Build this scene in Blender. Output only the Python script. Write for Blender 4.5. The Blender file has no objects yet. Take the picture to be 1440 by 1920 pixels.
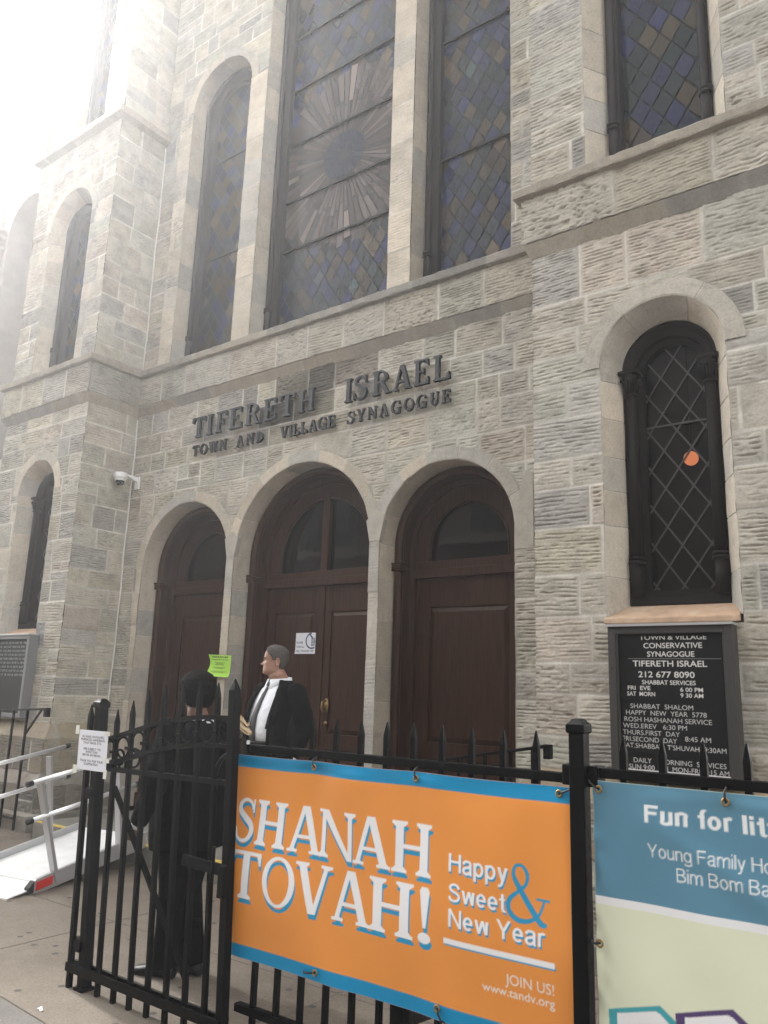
import bpy, bmesh, math, random
import numpy as np
from mathutils import Vector, Matrix
R = math.radians
S = bpy.context.scene

# ------------------------------------------------------------------ camera, world, sun, exposure
EYE = 1.65
cam_d = bpy.data.cameras.new("camera")
cam = bpy.data.objects.new("camera", cam_d)
S.collection.objects.link(cam)
S.camera = cam
cam_d.sensor_fit = 'VERTICAL'
cam_d.sensor_height = 24.0
cam_d.lens = 24.0 * 1500.0 / 1920.0
cam_d.clip_start = 0.05
cam_d.clip_end = 500.0
YAW, PITCH, ROLL = R(-36.954), R(12.625), R(1.846)
_f = Vector((math.sin(YAW) * math.cos(PITCH), math.cos(YAW) * math.cos(PITCH), math.sin(PITCH)))
_r = Vector((math.cos(YAW), -math.sin(YAW), 0))
_u = _r.cross(_f)
_r2 = _r * math.cos(ROLL) + _u * math.sin(ROLL)
_u2 = -_r * math.sin(ROLL) + _u * math.cos(ROLL)
cam.matrix_world = Matrix(((_r2.x, _u2.x, -_f.x, 0), (_r2.y, _u2.y, -_f.y, 0),
                           (_r2.z, _u2.z, -_f.z, EYE), (0, 0, 0, 1)))

SUN_EL, SUN_AZ = R(37.0), R(-76.0)
world = bpy.data.worlds.new("World")
S.world = world
world.use_nodes = True
wn, wl = world.node_tree.nodes, world.node_tree.links
wn.clear()
sky = wn.new("ShaderNodeTexSky")
sky.sky_type = 'NISHITA'
sky.sun_disc = False
sky.sun_elevation = SUN_EL
sky.sun_rotation = SUN_AZ
sky.dust_density = 1.5
sky.air_density = 1.2
hs = wn.new("ShaderNodeHueSaturation")
hs.inputs["Saturation"].default_value = 0.10
bg = wn.new("ShaderNodeBackground")
bg.inputs["Strength"].default_value = 0.15
wo = wn.new("ShaderNodeOutputWorld")
wl.new(sky.outputs[0], hs.inputs["Color"])
wt = wn.new("ShaderNodeMix"); wt.data_type = 'RGBA'; wt.blend_type = 'MULTIPLY'; wt.inputs[0].default_value = 1.0
wt.inputs[7].default_value = (1.0, .98, .943, 1)      # overcast, slightly warm
wl.new(hs.outputs[0], wt.inputs[6])
wl.new(wt.outputs[2], bg.inputs["Color"])
wl.new(bg.outputs[0], wo.inputs["Surface"])

sun_d = bpy.data.lights.new("sun", 'SUN')
sun_d.energy = 5.0
sun_d.angle = R(14)
sun_d.color = (1.0, 0.97, 0.92)
sun = bpy.data.objects.new("sun", sun_d)
S.collection.objects.link(sun)
_sd = Vector((math.sin(SUN_AZ) * math.cos(SUN_EL), math.cos(SUN_AZ) * math.cos(SUN_EL), math.sin(SUN_EL)))
sun.rotation_euler = _sd.to_track_quat('Z', 'Y').to_euler()
sun.location = (-8, -4, 20)

S.view_settings.view_transform = 'Standard'
S.view_settings.look = 'None'
S.view_settings.exposure = 2.25
S.view_settings.gamma = 1.0
S.render.engine = 'CYCLES'
S.cycles.use_denoising = True
S.cycles.max_bounces = 6
S.cycles.diffuse_bounces = 4
S.cycles.glossy_bounces = 3
S.cycles.transmission_bounces = 4
S.cycles.volume_bounces = 0
S.cycles.sample_clamp_indirect = 6

# ------------------------------------------------------------------ helpers
COL = S.collection

def link(o, parent=None):
    COL.objects.link(o)
    if parent is not None:
        o.parent = parent
        p, t = parent, Vector((0, 0, 0))
        if parent.type == 'EMPTY':
            o.matrix_parent_inverse = Matrix.Translation(-parent.location)
    return o

def tag(o, label=None, cat=None, group=None, kind=None):
    if label: o["label"] = label
    if cat: o["category"] = cat
    if group: o["group"] = group
    if kind: o["kind"] = kind
    return o

def thing(name, label, cat, loc=(0, 0, 0), group=None):
    o = bpy.data.objects.new(name, None)
    o.empty_display_size = 0.1
    o.location = loc
    COL.objects.link(o)
    return tag(o, label, cat, group)

def set_smooth(me, on=True):
    me.polygons.foreach_set("use_smooth", [on] * len(me.polygons))

def mk(name, verts, faces, mat, parent=None, smooth=False):
    me = bpy.data.meshes.new(name)
    me.from_pydata([tuple(v) for v in verts], [], [tuple(f) for f in faces])
    me.materials.append(mat)
    if smooth: set_smooth(me)
    me.update()
    return link(bpy.data.objects.new(name, me), parent)

def mk_np(name, V, F, mat, parent=None, col=None, smooth=True):
    """fast quad mesh from numpy arrays, optional point colours"""
    me = bpy.data.meshes.new(name)
    V = np.asarray(V, np.float32); F = np.asarray(F, np.int32)
    me.vertices.add(len(V)); me.vertices.foreach_set("co", V.ravel())
    me.loops.add(F.size); me.loops.foreach_set("vertex_index", F.ravel())
    me.polygons.add(len(F))
    me.polygons.foreach_set("loop_start", np.arange(0, F.size, 4, dtype=np.int32))
    me.polygons.foreach_set("loop_total", np.full(len(F), 4, np.int32))
    me.polygons.foreach_set("use_smooth", np.full(len(F), smooth, bool))
    if col is not None:
        a = me.attributes.new("Col", 'FLOAT_COLOR', 'POINT')
        c = np.ones((len(V), 4), np.float32); c[:, :3] = col
        a.data.foreach_set("color", c.ravel())
    me.materials.append(mat)
    me.update(calc_edges=True)
    me.validate()
    return link(bpy.data.objects.new(name, me), parent)

class MB:
    """collects simple solids, builds them as one mesh"""
    def __init__(s): s.v = []; s.f = []; s.mi = []; s.m = 0
    def add(s, vs, fs):
        b = len(s.v); s.v += [Vector(v) for v in vs]
        s.f += [tuple(b + i for i in f) for f in fs]; s.mi += [s.m] * len(fs)
        return s
    def box(s, x0, x1, y0, y1, z0, z1):
        return s.add([(x0,y0,z0),(x1,y0,z0),(x1,y1,z0),(x0,y1,z0),(x0,y0,z1),(x1,y0,z1),(x1,y1,z1),(x0,y1,z1)],
              [(0,3,2,1),(4,5,6,7),(0,1,5,4),(1,2,6,5),(2,3,7,6),(3,0,4,7)])
    def bar(s, p, q, w, h=None, up=(0, 0, 1)):
        """rectangular bar from p to q; w across, h along 'up'"""
        h = h or w; p = Vector(p); q = Vector(q); d = (q - p).normalized()
        u = Vector(up)
        if abs(d.dot(u)) > .98: u = Vector((0, 1, 0))
        a = d.cross(u).normalized(); b = a.cross(d).normalized()
        a *= w / 2; b *= h / 2
        vs = [p-a-b, p+a-b, p+a+b, p-a+b, q-a-b, q+a-b, q+a+b, q-a+b]
        return s.add(vs, [(0,1,2,3),(7,6,5,4),(0,4,5,1),(1,5,6,2),(2,6,7,3),(3,7,4,0)])
    def tube(s, pts, r, n=10, closed=False, flat=None):
        pts = [Vector(p) for p in pts]; N = len(pts)
        rs = r if isinstance(r, (list, tuple)) else [r] * N
        base = len(s.v); ref = None
        for i in range(N):
            if closed: d = pts[(i+1) % N] - pts[i-1]
            else: d = pts[min(i+1, N-1)] - pts[max(i-1, 0)]
            d.normalize()
            if ref is None:
                ref = Vector((0,0,1)) if abs(d.z) < .9 else Vector((0,1,0))
            a = d.cross(ref).normalized(); b = a.cross(d).normalized(); ref = b
            for k in range(n):
                t = 2*math.pi*k/n
                s.v.append(pts[i] + (a*math.cos(t) + b*math.sin(t)) * rs[i])
        M = N if closed else N-1
        for i in range(M):
            j = (i+1) % N
            for k in range(n):
                l = (k+1) % n
                s.f.append((base+i*n+k, base+i*n+l, base+j*n+l, base+j*n+k)); s.mi.append(s.m)
        if not closed:
            s.f.append(tuple(base+k for k in range(n))[::-1]); s.mi.append(s.m)
            s.f.append(tuple(base+(N-1)*n+k for k in range(n))); s.mi.append(s.m)
        return s
    def loft(s, rings, cap=True):
        """rings: list of equal-length vertex lists"""
        base = len(s.v); n = len(rings[0])
        for r in rings: s.v += [Vector(p) for p in r]
        for i in range(len(rings)-1):
            for k in range(n):
                l = (k+1) % n
                s.f.append((base+i*n+k, base+i*n+l, base+(i+1)*n+l, base+(i+1)*n+k)); s.mi.append(s.m)
        if cap:
            s.f.append(tuple(base+k for k in range(n))[::-1]); s.mi.append(s.m)
            t = base+(len(rings)-1)*n
            s.f.append(tuple(t+k for k in range(n))); s.mi.append(s.m)
        return s
    def ball(s, c, rx, ry=None, rz=None, n=12, m=8):
        ry = ry or rx; rz = rz or rx; c = Vector(c)
        rings = []
        for i in range(m+1):
            t = math.pi*(i/m-.5)*.985
            rings.append([c+Vector((rx*math.cos(t)*math.cos(2*math.pi*k/n), ry*math.cos(t)*math.sin(2*math.pi*k/n), rz*math.sin(t))) for k in range(n)])
        return s.loft(rings)
    def prism(s, poly, y0, y1):
        """polygon in (x,z) extruded along y"""
        n = len(poly)
        vs = [(p[0], y0, p[1]) for p in poly] + [(p[0], y1, p[1]) for p in poly]
        fs = [tuple(range(n)), tuple(range(2*n-1, n-1, -1))]
        for k in range(n):
            l = (k+1) % n
            fs.append((k, k+n, l+n, l))
        return s.add(vs, fs)
    def build(s, name, mat, parent=None, smooth=False, bevel=0):
        mats = mat if isinstance(mat, (list, tuple)) else [mat]
        o = mk(name, s.v, s.f, mats[0], parent, smooth)
        for m in mats[1:]: o.data.materials.append(m)
        if len(mats) > 1: o.data.polygons.foreach_set("material_index", s.mi)
        bm = bmesh.new(); bm.from_mesh(o.data); bmesh.ops.recalc_face_normals(bm, faces=bm.faces); bm.to_mesh(o.data); bm.free()
        if bevel:
            b = o.modifiers.new("bevel", 'BEVEL'); b.width = bevel; b.segments = 2; b.limit_method = 'ANGLE'; b.angle_limit = R(40)
        return o

def vnoise(x, y, seed):
    """smooth value noise in -1..1 on arrays"""
    rng = np.random.RandomState(seed); T = rng.rand(256, 256)*2-1
    xi = np.floor(x).astype(int); yi = np.floor(y).astype(int)
    fx = x-xi; fy = y-yi
    fx = fx*fx*(3-2*fx); fy = fy*fy*(3-2*fy)
    g = lambda a, b: T[a & 255, b & 255]
    return (g(xi, yi)*(1-fx)+g(xi+1, yi)*fx)*(1-fy)+(g(xi, yi+1)*(1-fx)+g(xi+1, yi+1)*fx)*fy

def sstep(a, b, x):
    t = np.clip((x-a)/(b-a), 0, 1); return t*t*(3-2*t)

# ------------------------------------------------------------------ materials
def mat(name, color=(.5,.5,.5), rough=.6, metal=0, spec=.5):
    m = bpy.data.materials.new(name); m.use_nodes = True
    b = m.node_tree.nodes["Principled BSDF"]
    b.inputs["Base Color"].default_value = (*color, 1)
    b.inputs["Roughness"].default_value = rough
    b.inputs["Metallic"].default_value = metal
    b.inputs["Specular IOR Level"].default_value = spec
    return m

def nd(m, t): return m.node_tree.nodes.new(t)
def lk(m, a, b): m.node_tree.links.new(a, b)
def bsdf(m): return m.node_tree.nodes["Principled BSDF"]

def noise(m, scale, detail=6, stretch=None, rough=.6):
    tc = nd(m, "ShaderNodeNewGeometry")
    mp = nd(m, "ShaderNodeMapping")
    if stretch: mp.inputs["Scale"].default_value = stretch
    n = nd(m, "ShaderNodeTexNoise"); n.inputs["Scale"].default_value = scale
    n.inputs["Detail"].default_value = detail; n.inputs["Roughness"].default_value = rough
    lk(m, tc.outputs["Position"], mp.inputs["Vector"]); lk(m, mp.outputs[0], n.inputs["Vector"])
    return n

def ramp(m, src, stops):
    r = nd(m, "ShaderNodeValToRGB"); el = r.color_ramp.elements
    while len(el) < len(stops): el.new(.5)
    for e, (p, c) in zip(el, stops):
        e.position = p; e.color = (*c, 1) if len(c) == 3 else c
    lk(m, src, r.inputs["Fac"]); return r

def mixc(m, a, b, fac=None, mode='MIX', f=.5):
    x = nd(m, "ShaderNodeMix"); x.data_type = 'RGBA'; x.blend_type = mode
    x.inputs[0].default_value = f
    if fac is not None: lk(m, fac, x.inputs[0])
    for i, c in ((6, a), (7, b)):
        if isinstance(c, tuple): x.inputs[i].default_value = (*c, 1)
        else: lk(m, c, x.inputs[i])
    return x.outputs[2]

def bump(m, src, dist, strength=1.0, prev=None):
    b = nd(m, "ShaderNodeBump"); b.inputs["Distance"].default_value = dist; b.inputs["Strength"].default_value = strength
    lk(m, src, b.inputs["Height"])
    if prev: lk(m, prev, b.inputs["Normal"])
    return b.outputs[0]

def attr_mat(name, rough=.9, mottling=.35, bumpd=.004, scale=30, spec=.3):
    m = mat(name, rough=rough, spec=spec)
    at = nd(m, "ShaderNodeAttribute"); at.attribute_name = "Col"
    c = at.outputs["Color"]
    if mottling:
        n = noise(m, 7, 8, rough=.7)
        r = ramp(m, n.outputs["Fac"], [(.25, (.62, .62, .62)), (.5, (1, 1, 1)), (.78, (1.22, 1.2, 1.16))])
        c = mixc(m, c, r.outputs[0], mode='MULTIPLY', f=mottling*2)
        n3 = noise(m, 55, 4)
        r3 = ramp(m, n3.outputs["Fac"], [(.3, (.8, .8, .8)), (.6, (1.05, 1.05, 1.05))])
        c = mixc(m, c, r3.outputs[0], mode='MULTIPLY', f=.7)
    lk(m, c, bsdf(m).inputs["Base Color"])
    if bumpd:
        n2 = noise(m, scale, 8, rough=.7)
        lk(m, bump(m, n2.outputs["Fac"], bumpd), bsdf(m).inputs["Normal"])
    return m

M = {}
M['stone'] = attr_mat("stone")
M['ashlar'] = attr_mat("ashlar", mottling=.28, bumpd=.005, scale=38)
m = M['springer'] = mat('springer_stone', rough=.9)
n = noise(m, 8, 8, rough=.7); r = ramp(m, n.outputs['Fac'], [(.25, (.29, .275, .24)), (.5, (.38, .355, .31)), (.75, (.44, .41, .36))]); lk(m, r.outputs[0], bsdf(m).inputs['Base Color'])
n = noise(m, 45, 8); lk(m, bump(m, n.outputs['Fac'], .003), bsdf(m).inputs['Normal'])
M['print'] = attr_mat("vinyl_print", rough=.42, mottling=0, bumpd=0, spec=.4)
M['paper'] = attr_mat("paper_print", rough=.85, mottling=0, bumpd=0, spec=.2)
M['board'] = attr_mat("letterboard", rough=.6, mottling=0, bumpd=0, spec=.2)

m = M['wood'] = mat("door_wood", rough=.38, spec=.2)
n = noise(m, 5, 8, (9, 9, .55)); r = ramp(m, n.outputs["Fac"], [(.3, (.024, .0100, .0058)), (.55, (.046, .0198, .0110)), (.75, (.063, .0285, .0165))])
lk(m, r.outputs[0], bsdf(m).inputs["Base Color"]); lk(m, bump(m, n.outputs["Fac"], .002), bsdf(m).inputs["Normal"])

m = M['iron'] = mat("black_iron", (.0032, .0034, .004), .38, 0, .10)
n = noise(m, 60, 5); lk(m, bump(m, n.outputs["Fac"], .0015), bsdf(m).inputs["Normal"])
n = noise(m, 18, 6); r = ramp(m, n.outputs["Fac"], [(.35, (.30,)*3), (.7, (.6,)*3)]); lk(m, r.outputs[0], bsdf(m).inputs["Roughness"])

M['frame'] = mat("dark_window_frame", (.015, .013, .012), .6, 0, .12)
M['upframe'] = mat("weathered_window_frame", (.028, .026, .026), .6, 0, .15)
M['came'] = mat("lead_came", (.065, .06, .057), .5, .2)
M['lead'] = mat("lead_backing", (.016, .016, .018), .7)
M['metal'] = mat("brushed_aluminium", (.50, .50, .51), .42, .6)
M['cabinet'] = mat("bronze_cabinet", (.042, .04, .038), .5, .1)
M['cabinet2'] = mat("grey_cabinet", (.17, .175, .18), .5, .2)
M['silver'] = mat("silver_strip", (.8, .8, .8), .3, .3)
M['rubber'] = mat("black_rubber", (.012, .012, .012), .7)
M['brass'] = mat("brass", (.30, .20, .085), .35, .9)
M['white'] = mat("white_plastic", (.72, .72, .72), .4)
M['smoked'] = mat("smoked_dome", (.02, .02, .022), .08)
M['red'] = mat("red_reflector", (.55, .03, .025), .3)
M['letter'] = mat("sign_letter_metal", (.020, .022, .026), .5, .2)
M['dark'] = mat("dark_interior", (.012, .011, .010), .9)
M['skin'] = mat("skin", (.34, .185, .13), .5)
M['skin2'] = mat("dark_skin", (.12, .06, .04), .5)
M['suit'] = mat("black_suit", (.0065, .0065, .0078), .85, 0, .05)
M['suit2'] = mat("charcoal_suit", (.0045, .0045, .0058), .85, 0, .05)
for k in ('suit', 'suit2'):
    n = noise(M[k], 9, 4); lk(M[k], bump(M[k], n.outputs["Fac"], .03, .7), bsdf(M[k]).inputs["Normal"])
M['shirt'] = mat("white_shirt", (.74, .76, .80), .8, 0, .2)
n = noise(M['shirt'], 14, 3); lk(M['shirt'], bump(M['shirt'], n.outputs["Fac"], .02, .6), bsdf(M['shirt']).inputs["Normal"])
m = M['tie'] = mat("charcoal_tie", (.03, .03, .036), .6)
w = nd(m, "ShaderNodeTexWave"); w.inputs["Scale"].default_value = 26; w.bands_direction = 'DIAGONAL'
g = nd(m, "ShaderNodeNewGeometry"); lk(m, g.outputs["Position"], w.inputs["Vector"])
r = ramp(m, w.outputs["Fac"], [(.4, (.02, .02, .025)), (.6, (.045, .045, .052))]); lk(m, r.outputs[0], bsdf(m).inputs["Base Color"])
M['hair'] = mat("greying_hair", (.075, .062, .055), .8)
n = noise(M['hair'], 220, 3); r = ramp(M['hair'], n.outputs["Fac"], [(.3, (.028, .022, .020)), (.7, (.10, .09, .082))]); lk(M['hair'], r.outputs[0], bsdf(M['hair']).inputs["Base Color"])
M['hair2'] = mat("black_hair", (.004, .0037, .0037), .9, 0, .05)
n = noise(M['hair2'], 110, 3); lk(M['hair2'], bump(M['hair2'], n.outputs["Fac"], .008), bsdf(M['hair2']).inputs["Normal"])
M['shoe'] = mat("shoe_leather", (.005, .005, .006), .45, 0, .22)
M['eye'] = mat("eye_dark", (.02, .015, .012), .2)
M['lip'] = mat("lip", (.26, .12, .09), .5)
m = M['kraft'] = mat("brown_paper", (.42, .31, .19), .8)
m = M['deck'] = mat("white_grit_deck", (.74, .745, .75), .7)
n = noise(m, 160, 3); lk(m, bump(m, n.outputs["Fac"], .003), bsdf(m).inputs["Normal"])
n = noise(m, 5, 6); r = ramp(m, n.outputs["Fac"], [(.3, (.66, .66, .66)), (.6, (.78, .78, .78))]); lk(m, r.outputs[0], bsdf(m).inputs["Base Color"])

def pavement(name, a, b, c, big=1.1):
    m = mat(name, rough=.85, spec=.3)
    n = noise(m, big, 8, rough=.65)
    r1 = ramp(m, n.outputs["Fac"], [(.3, a), (.5, b), (.72, c)])
    n2 = noise(m, 90, 4); r2 = ramp(m, n2.outputs["Fac"], [(.35, (.72,)*3), (.62, (1.08,)*3)])
    c1 = mixc(m, r1.outputs[0], r2.outputs[0], mode='MULTIPLY', f=.8)
    # flattened gum spots: small dark dots
    v = nd(m, "ShaderNodeTexVoronoi"); v.voronoi_dimensions = '2D'; v.inputs["Scale"].default_value = 3.4
    g = nd(m, "ShaderNodeNewGeometry"); lk(m, g.outputs["Position"], v.inputs["Vector"])
    sp = ramp(m, v.outputs["Distance"], [(.05, (1, 1, 1)), (.085, (0, 0, 0))])
    wn_ = nd(m, "ShaderNodeTexWhiteNoise"); lk(m, v.outputs["Color"], wn_.inputs["Vector"])
    k = ramp(m, wn_.outputs["Value"], [(.45, (0, 0, 0)), (.46, (1, 1, 1))])
    fac = mixc(m, sp.outputs[0], k.outputs[0], mode='MULTIPLY', f=1)
    c2 = mixc(m, c1, (.06, .055, .05), fac=fac)
    lk(m, c2, bsdf(m).inputs["Base Color"])
    lk(m, bump(m, n2.outputs["Fac"], .004), bsdf(m).inputs["Normal"])
    return m
M['forecourt'] = pavement("tan_concrete", (.115, .095, .075), (.168, .141, .113), (.212, .182, .149))
M['sidewalk'] = pavement("grey_concrete", (.10, .092, .085), (.14, .13, .12), (.175, .165, .155))
M['landing'] = pavement("landing_concrete", (.15, .14, .122), (.20, .19, .168), (.25, .235, .21), 2.2)
M['asphalt'] = pavement("asphalt", (.04, .04, .04), (.05, .05, .05), (.06, .06, .06))
m = M['yellow'] = mat("worn_yellow_paint", rough=.7)
n = noise(m, 9, 8, rough=.75); r = ramp(m, n.outputs["Fac"], [(.36, (.28, .25, .19)), (.44, (.60, .43, .06)), (.7, (.68, .50, .09))]); lk(m, r.outputs[0], bsdf(m).inputs["Base Color"])

def glass_dark(name, tint=.18, rough=.06):
    """window glass seen against a dark room"""
    m = mat(name); nt = m.node_tree; nt.nodes.remove(bsdf(m))
    out = nt.nodes["Material Output"]
    tr = nd(m, "ShaderNodeBsdfTransparent"); tr.inputs[0].default_value = (tint, tint, tint, 1)
    gl = nd(m, "ShaderNodeBsdfGlossy"); gl.inputs["Roughness"].default_value = rough
    fr = nd(m, "ShaderNodeFresnel"); fr.inputs[0].default_value = 1.5
    n = noise(m, 4, 1); b = bump(m, n.outputs["Fac"], .004, .25); lk(m, b, gl.inputs["Normal"])
    mx = nd(m, "ShaderNodeMixShader"); lk(m, fr.outputs[0], mx.inputs[0]); lk(m, tr.outputs[0], mx.inputs[1]); lk(m, gl.outputs[0], mx.inputs[2])
    lk(m, mx.outputs[0], out.inputs["Surface"])
    return m
M['transom'] = glass_dark("transom_glass", .12, .03)
M['lampglass'] = glass_dark("textured_glass", .55, .12)
m = M['stained'] = attr_mat("stained_glass", rough=.16, mottling=0, bumpd=0, spec=.17)
n = noise(m, 25, 3); lk(m, bump(m, n.outputs["Fac"], .004, .35), bsdf(m).inputs["Normal"])
m = M['glow'] = mat("lamp_globe"); b = bsdf(m)
b.inputs["Emission Color"].default_value = (1.0, .30, .12, 1); b.inputs["Emission Strength"].default_value = .24

# ------------------------------------------------------------------ masonry
PAL = np.array([(.405,.37,.31), (.39,.36,.31), (.375,.355,.315), (.36,.345,.31), (.42,.39,.315), (.36,.35,.30),
                (.405,.36,.31), (.375,.35,.30), (.345,.335,.315), (.40,.375,.325), (.38,.375,.33)])
PAL = PAL*.8+np.array((.402,.366,.303))*.2
MORTAR = np.array((.50,.48,.435))

def courses(u0, u1, v0, v1, rng, wr=(.24,.62), hr=(.22,.36), split=.09):
    out = []; v = v0
    while v < v1-.02:
        h = rng.uniform(*hr)
        if v1-(v+h) < hr[0]*.7: h = v1-v
        u = u0
        while u < u1-.01:
            w = rng.uniform(*wr)
            if u1-(u+w) < wr[0]*.6: w = u1-u
            q = rng.rand()
            if q < split and h > .22:
                c = v+h*rng.uniform(.42, .6)
                out.append((u, u+w, v, c)); 
                if rng.rand() < .5 and w > .4:
                    d = u+w*rng.uniform(.35, .65)
                    out += [(u, d, c, v+h), (d, u+w, c, v+h)]
                else: out.append((u, u+w, c, v+h))
            else: out.append((u, u+w, v, v+h))
            u += w
        v += h
    return out

def stone_face(name, O, U, N, us, vs, parent, seed, holes=None, dist=None, stones=None, rough=1.0, res=.0125, pal=PAL, smooth_prob=.08, mat_=None, stain=None, joint_w=.0068):
    """wall sheet modelled as individual tooled blocks. us, vs: break values of the grid"""
    rng = np.random.RandomState(seed)
    def grid(bs, rs):
        g = [np.array([bs[0]])]
        for a, b in zip(bs[:-1], bs[1:]):
            k = max(1, int(round((b-a)/rs))); g.append(np.linspace(a, b, k+1)[1:])
        return np.concatenate(g)
    u = grid(us, res); v = grid(vs, res*.5); nu, nv = len(u), len(v)
    uu, vv = np.meshgrid(u, v)
    if stones is None: stones = courses(us[0], us[-1], vs[0], vs[-1], rng)
    d = np.zeros((nv, nu)); tool = np.zeros((nv, nu)); base = np.zeros((nv, nu)); colr = np.tile(MORTAR, (nv, nu, 1))
    lam = np.full((nv, nu), .045); slope = np.zeros((nv, nu)); ph = np.zeros((nv, nu)); pit = np.zeros((nv, nu)); vert = np.zeros((nv, nu))
    for (a, b, c, e) in stones:
        i0, i1 = np.searchsorted(u, [a-1e-6, b-1e-6]); j0, j1 = np.searchsorted(v, [c-1e-6, e-1e-6])
        if b >= us[-1]-1e-6: i1 = nu
        if e >= vs[-1]-1e-6: j1 = nv
        s = (slice(j0, j1), slice(i0, i1))
        if i1 <= i0 or j1 <= j0: continue
        wob = .004
        du = np.minimum(uu[s]-a if a > us[0]+1e-6 else 9, b-uu[s] if b < us[-1]-1e-6 else 9)
        dv = np.minimum(vv[s]-c if c > vs[0]+1e-6 else 9, e-vv[s] if e < vs[-1]-1e-6 else 9)
        d[s] = np.minimum(du, dv) + wob*vnoise(uu[s]*14, vv[s]*14, seed+3)
        t = rng.rand()
        tool[s] = 0 if t < smooth_prob else rng.uniform(.6, 1.2)
        pit[s] = 1.0 if .1 < t < .24 else rng.uniform(0, .4)
        vert[s] = 1.0 if t > .965 and b-a < .4 else 0.0
        base[s] = rng.uniform(-.005, .005)
        lam[s] = rng.uniform(.025, .037); slope[s] = rng.uniform(-.05, .05); ph[s] = rng.rand()
        cc = pal[rng.randint(len(pal))]*rng.uniform(.94, 1.17)
        if rng.rand() < .03: cc = cc*.76*np.array((.95, .99, 1.05))
        if stain is not None: cc = cc*(1-.70*float(np.clip(stain(np.array((a+b)/2), np.array((c+e)/2)), 0, 1))**.7)
        cc = cc*(1+.12*vnoise(uu[s]*5, vv[s]*7, seed+rng.randint(99)))[..., None] if True else cc
        colr[s] = cc
    jm = sstep(joint_w*.7, joint_w*1.7, d)[..., None]
    mort = MORTAR*(1+.26*vnoise(uu*1.9, vv*1.9, seed+8)+.10*vnoise(uu*9, vv*9, seed+9))[..., None]
    colr = mort*(1-jm)+colr*jm
    if stain is not None: colr = colr*(1-.35*np.clip(stain(uu, vv)*(1+.4*vnoise(uu*9, vv*9, seed+31)), 0, 1))[..., None]
    mar = sstep(.020, .037, d)
    if dist is not None:
        hd = dist(uu, vv); mar = mar*sstep(.006, .035, hd)
    w1 = vnoise(uu*5.5, vv*9, seed+1); w2 = vnoise(uu*26, vv*34, seed+2); w3 = vnoise(uu*55, vv*60, seed+4)
    al = np.where(vert > .5, vv, uu); ac = np.where(vert > .5, uu, vv)
    rw = (ac+slope*al)/lam+ph+.11*w1
    row = np.floor(rw); fr = rw-row+.13*vnoise(al*13, row*3.7+.5, seed+21)
    seg = sstep(-.42, .05, vnoise(al*13+row*17.3, row*5.13+.5, seed+22))
    wid = .14+.05*vnoise(al*21, row*2.9+.5, seed+23)
    fur = -np.exp(-((fr-.5)/wid)**2)*.018*seg*(.8+.45*vnoise(al*17, row*7.7+.5, seed+5))
    pits = -np.clip(vnoise(uu*32, vv*38, seed+6)-.25, 0, 1)*.022
    h = base+.003*rough*sstep(0, .05, d)+mar*rough*(tool*((1-.6*pit)*fur+pit*pits)+.0035*w2*tool+.0022*w3+.003*w1)
    chip = -np.clip(vnoise(uu*3.1, vv*3.3, seed+7)-.80, 0, 1)*.10
    h = h+mar*chip*rough
    h = np.where(d < joint_w*2.2, h*sstep(joint_w*.6, joint_w*2.2, d)-.0015*(1-sstep(joint_w*.6, joint_w*1.8, d)), h)
    U = np.array(U, float); N = np.array(N, float); O = np.array(O, float)
    P = O+uu[..., None]*U+vv[..., None]*np.array((0, 0, 1.))+h[..., None]*N
    idx = np.arange(nu*nv).reshape(nv, nu)
    uc = (u[:-1]+u[1:])/2; vc = (v[:-1]+v[1:])/2
    ucc, vcc = np.meshgrid(uc, vc)
    keep = np.ones_like(ucc, bool)
    if holes is not None: keep &= ~holes(ucc, vcc)
    F = np.stack([idx[:-1, :-1], idx[:-1, 1:], idx[1:, 1:], idx[1:, :-1]], -1)[keep]
    used = np.zeros(nu*nv, bool); used[F.ravel()] = True
    rem = np.cumsum(used)-1
    return mk_np(name, P.reshape(-1, 3)[used], rem[F], mat_ or M['stone'], parent, np.clip(colr, 0, 1).reshape(-1, 3)[used])

def arch_hole(xc, r, zb, zs):
    return lambda x, z: (np.abs(x-xc) < r) & (z > zb) & ((z <= zs) | ((x-xc)**2+(z-zs)**2 < r*r))
def arch_dist(xc, r, zb, zs):
    def f(x, z):
        dx = np.abs(x-xc)-r; dr = np.hypot(x-xc, z-zs)-r
        q = np.where(z > zs, dr, np.maximum(dx, zb-z)); return np.maximum(q, 0)
    return f

ASH = np.array([(.49,.44,.37), (.44,.41,.36), (.51,.45,.37), (.40,.38,.345), (.48,.43,.355)])

def arch_path(xc, r, zb, zs, step=.02):
    pts = []; nz = max(2, int((zs-zb)/step))
    for z in np.linspace(zb, zs, nz, endpoint=False): pts.append((xc-r, z, -1, 0))
    na = max(8, int(math.pi*r/step))
    for t in np.linspace(math.pi, 0, na): pts.append((xc+r*math.cos(t), zs+r*math.sin(t), math.cos(t), math.sin(t)))
    for z in np.linspace(zs, zb, nz+1)[1:]: pts.append((xc+r, z, 1, 0))
    return pts

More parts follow.
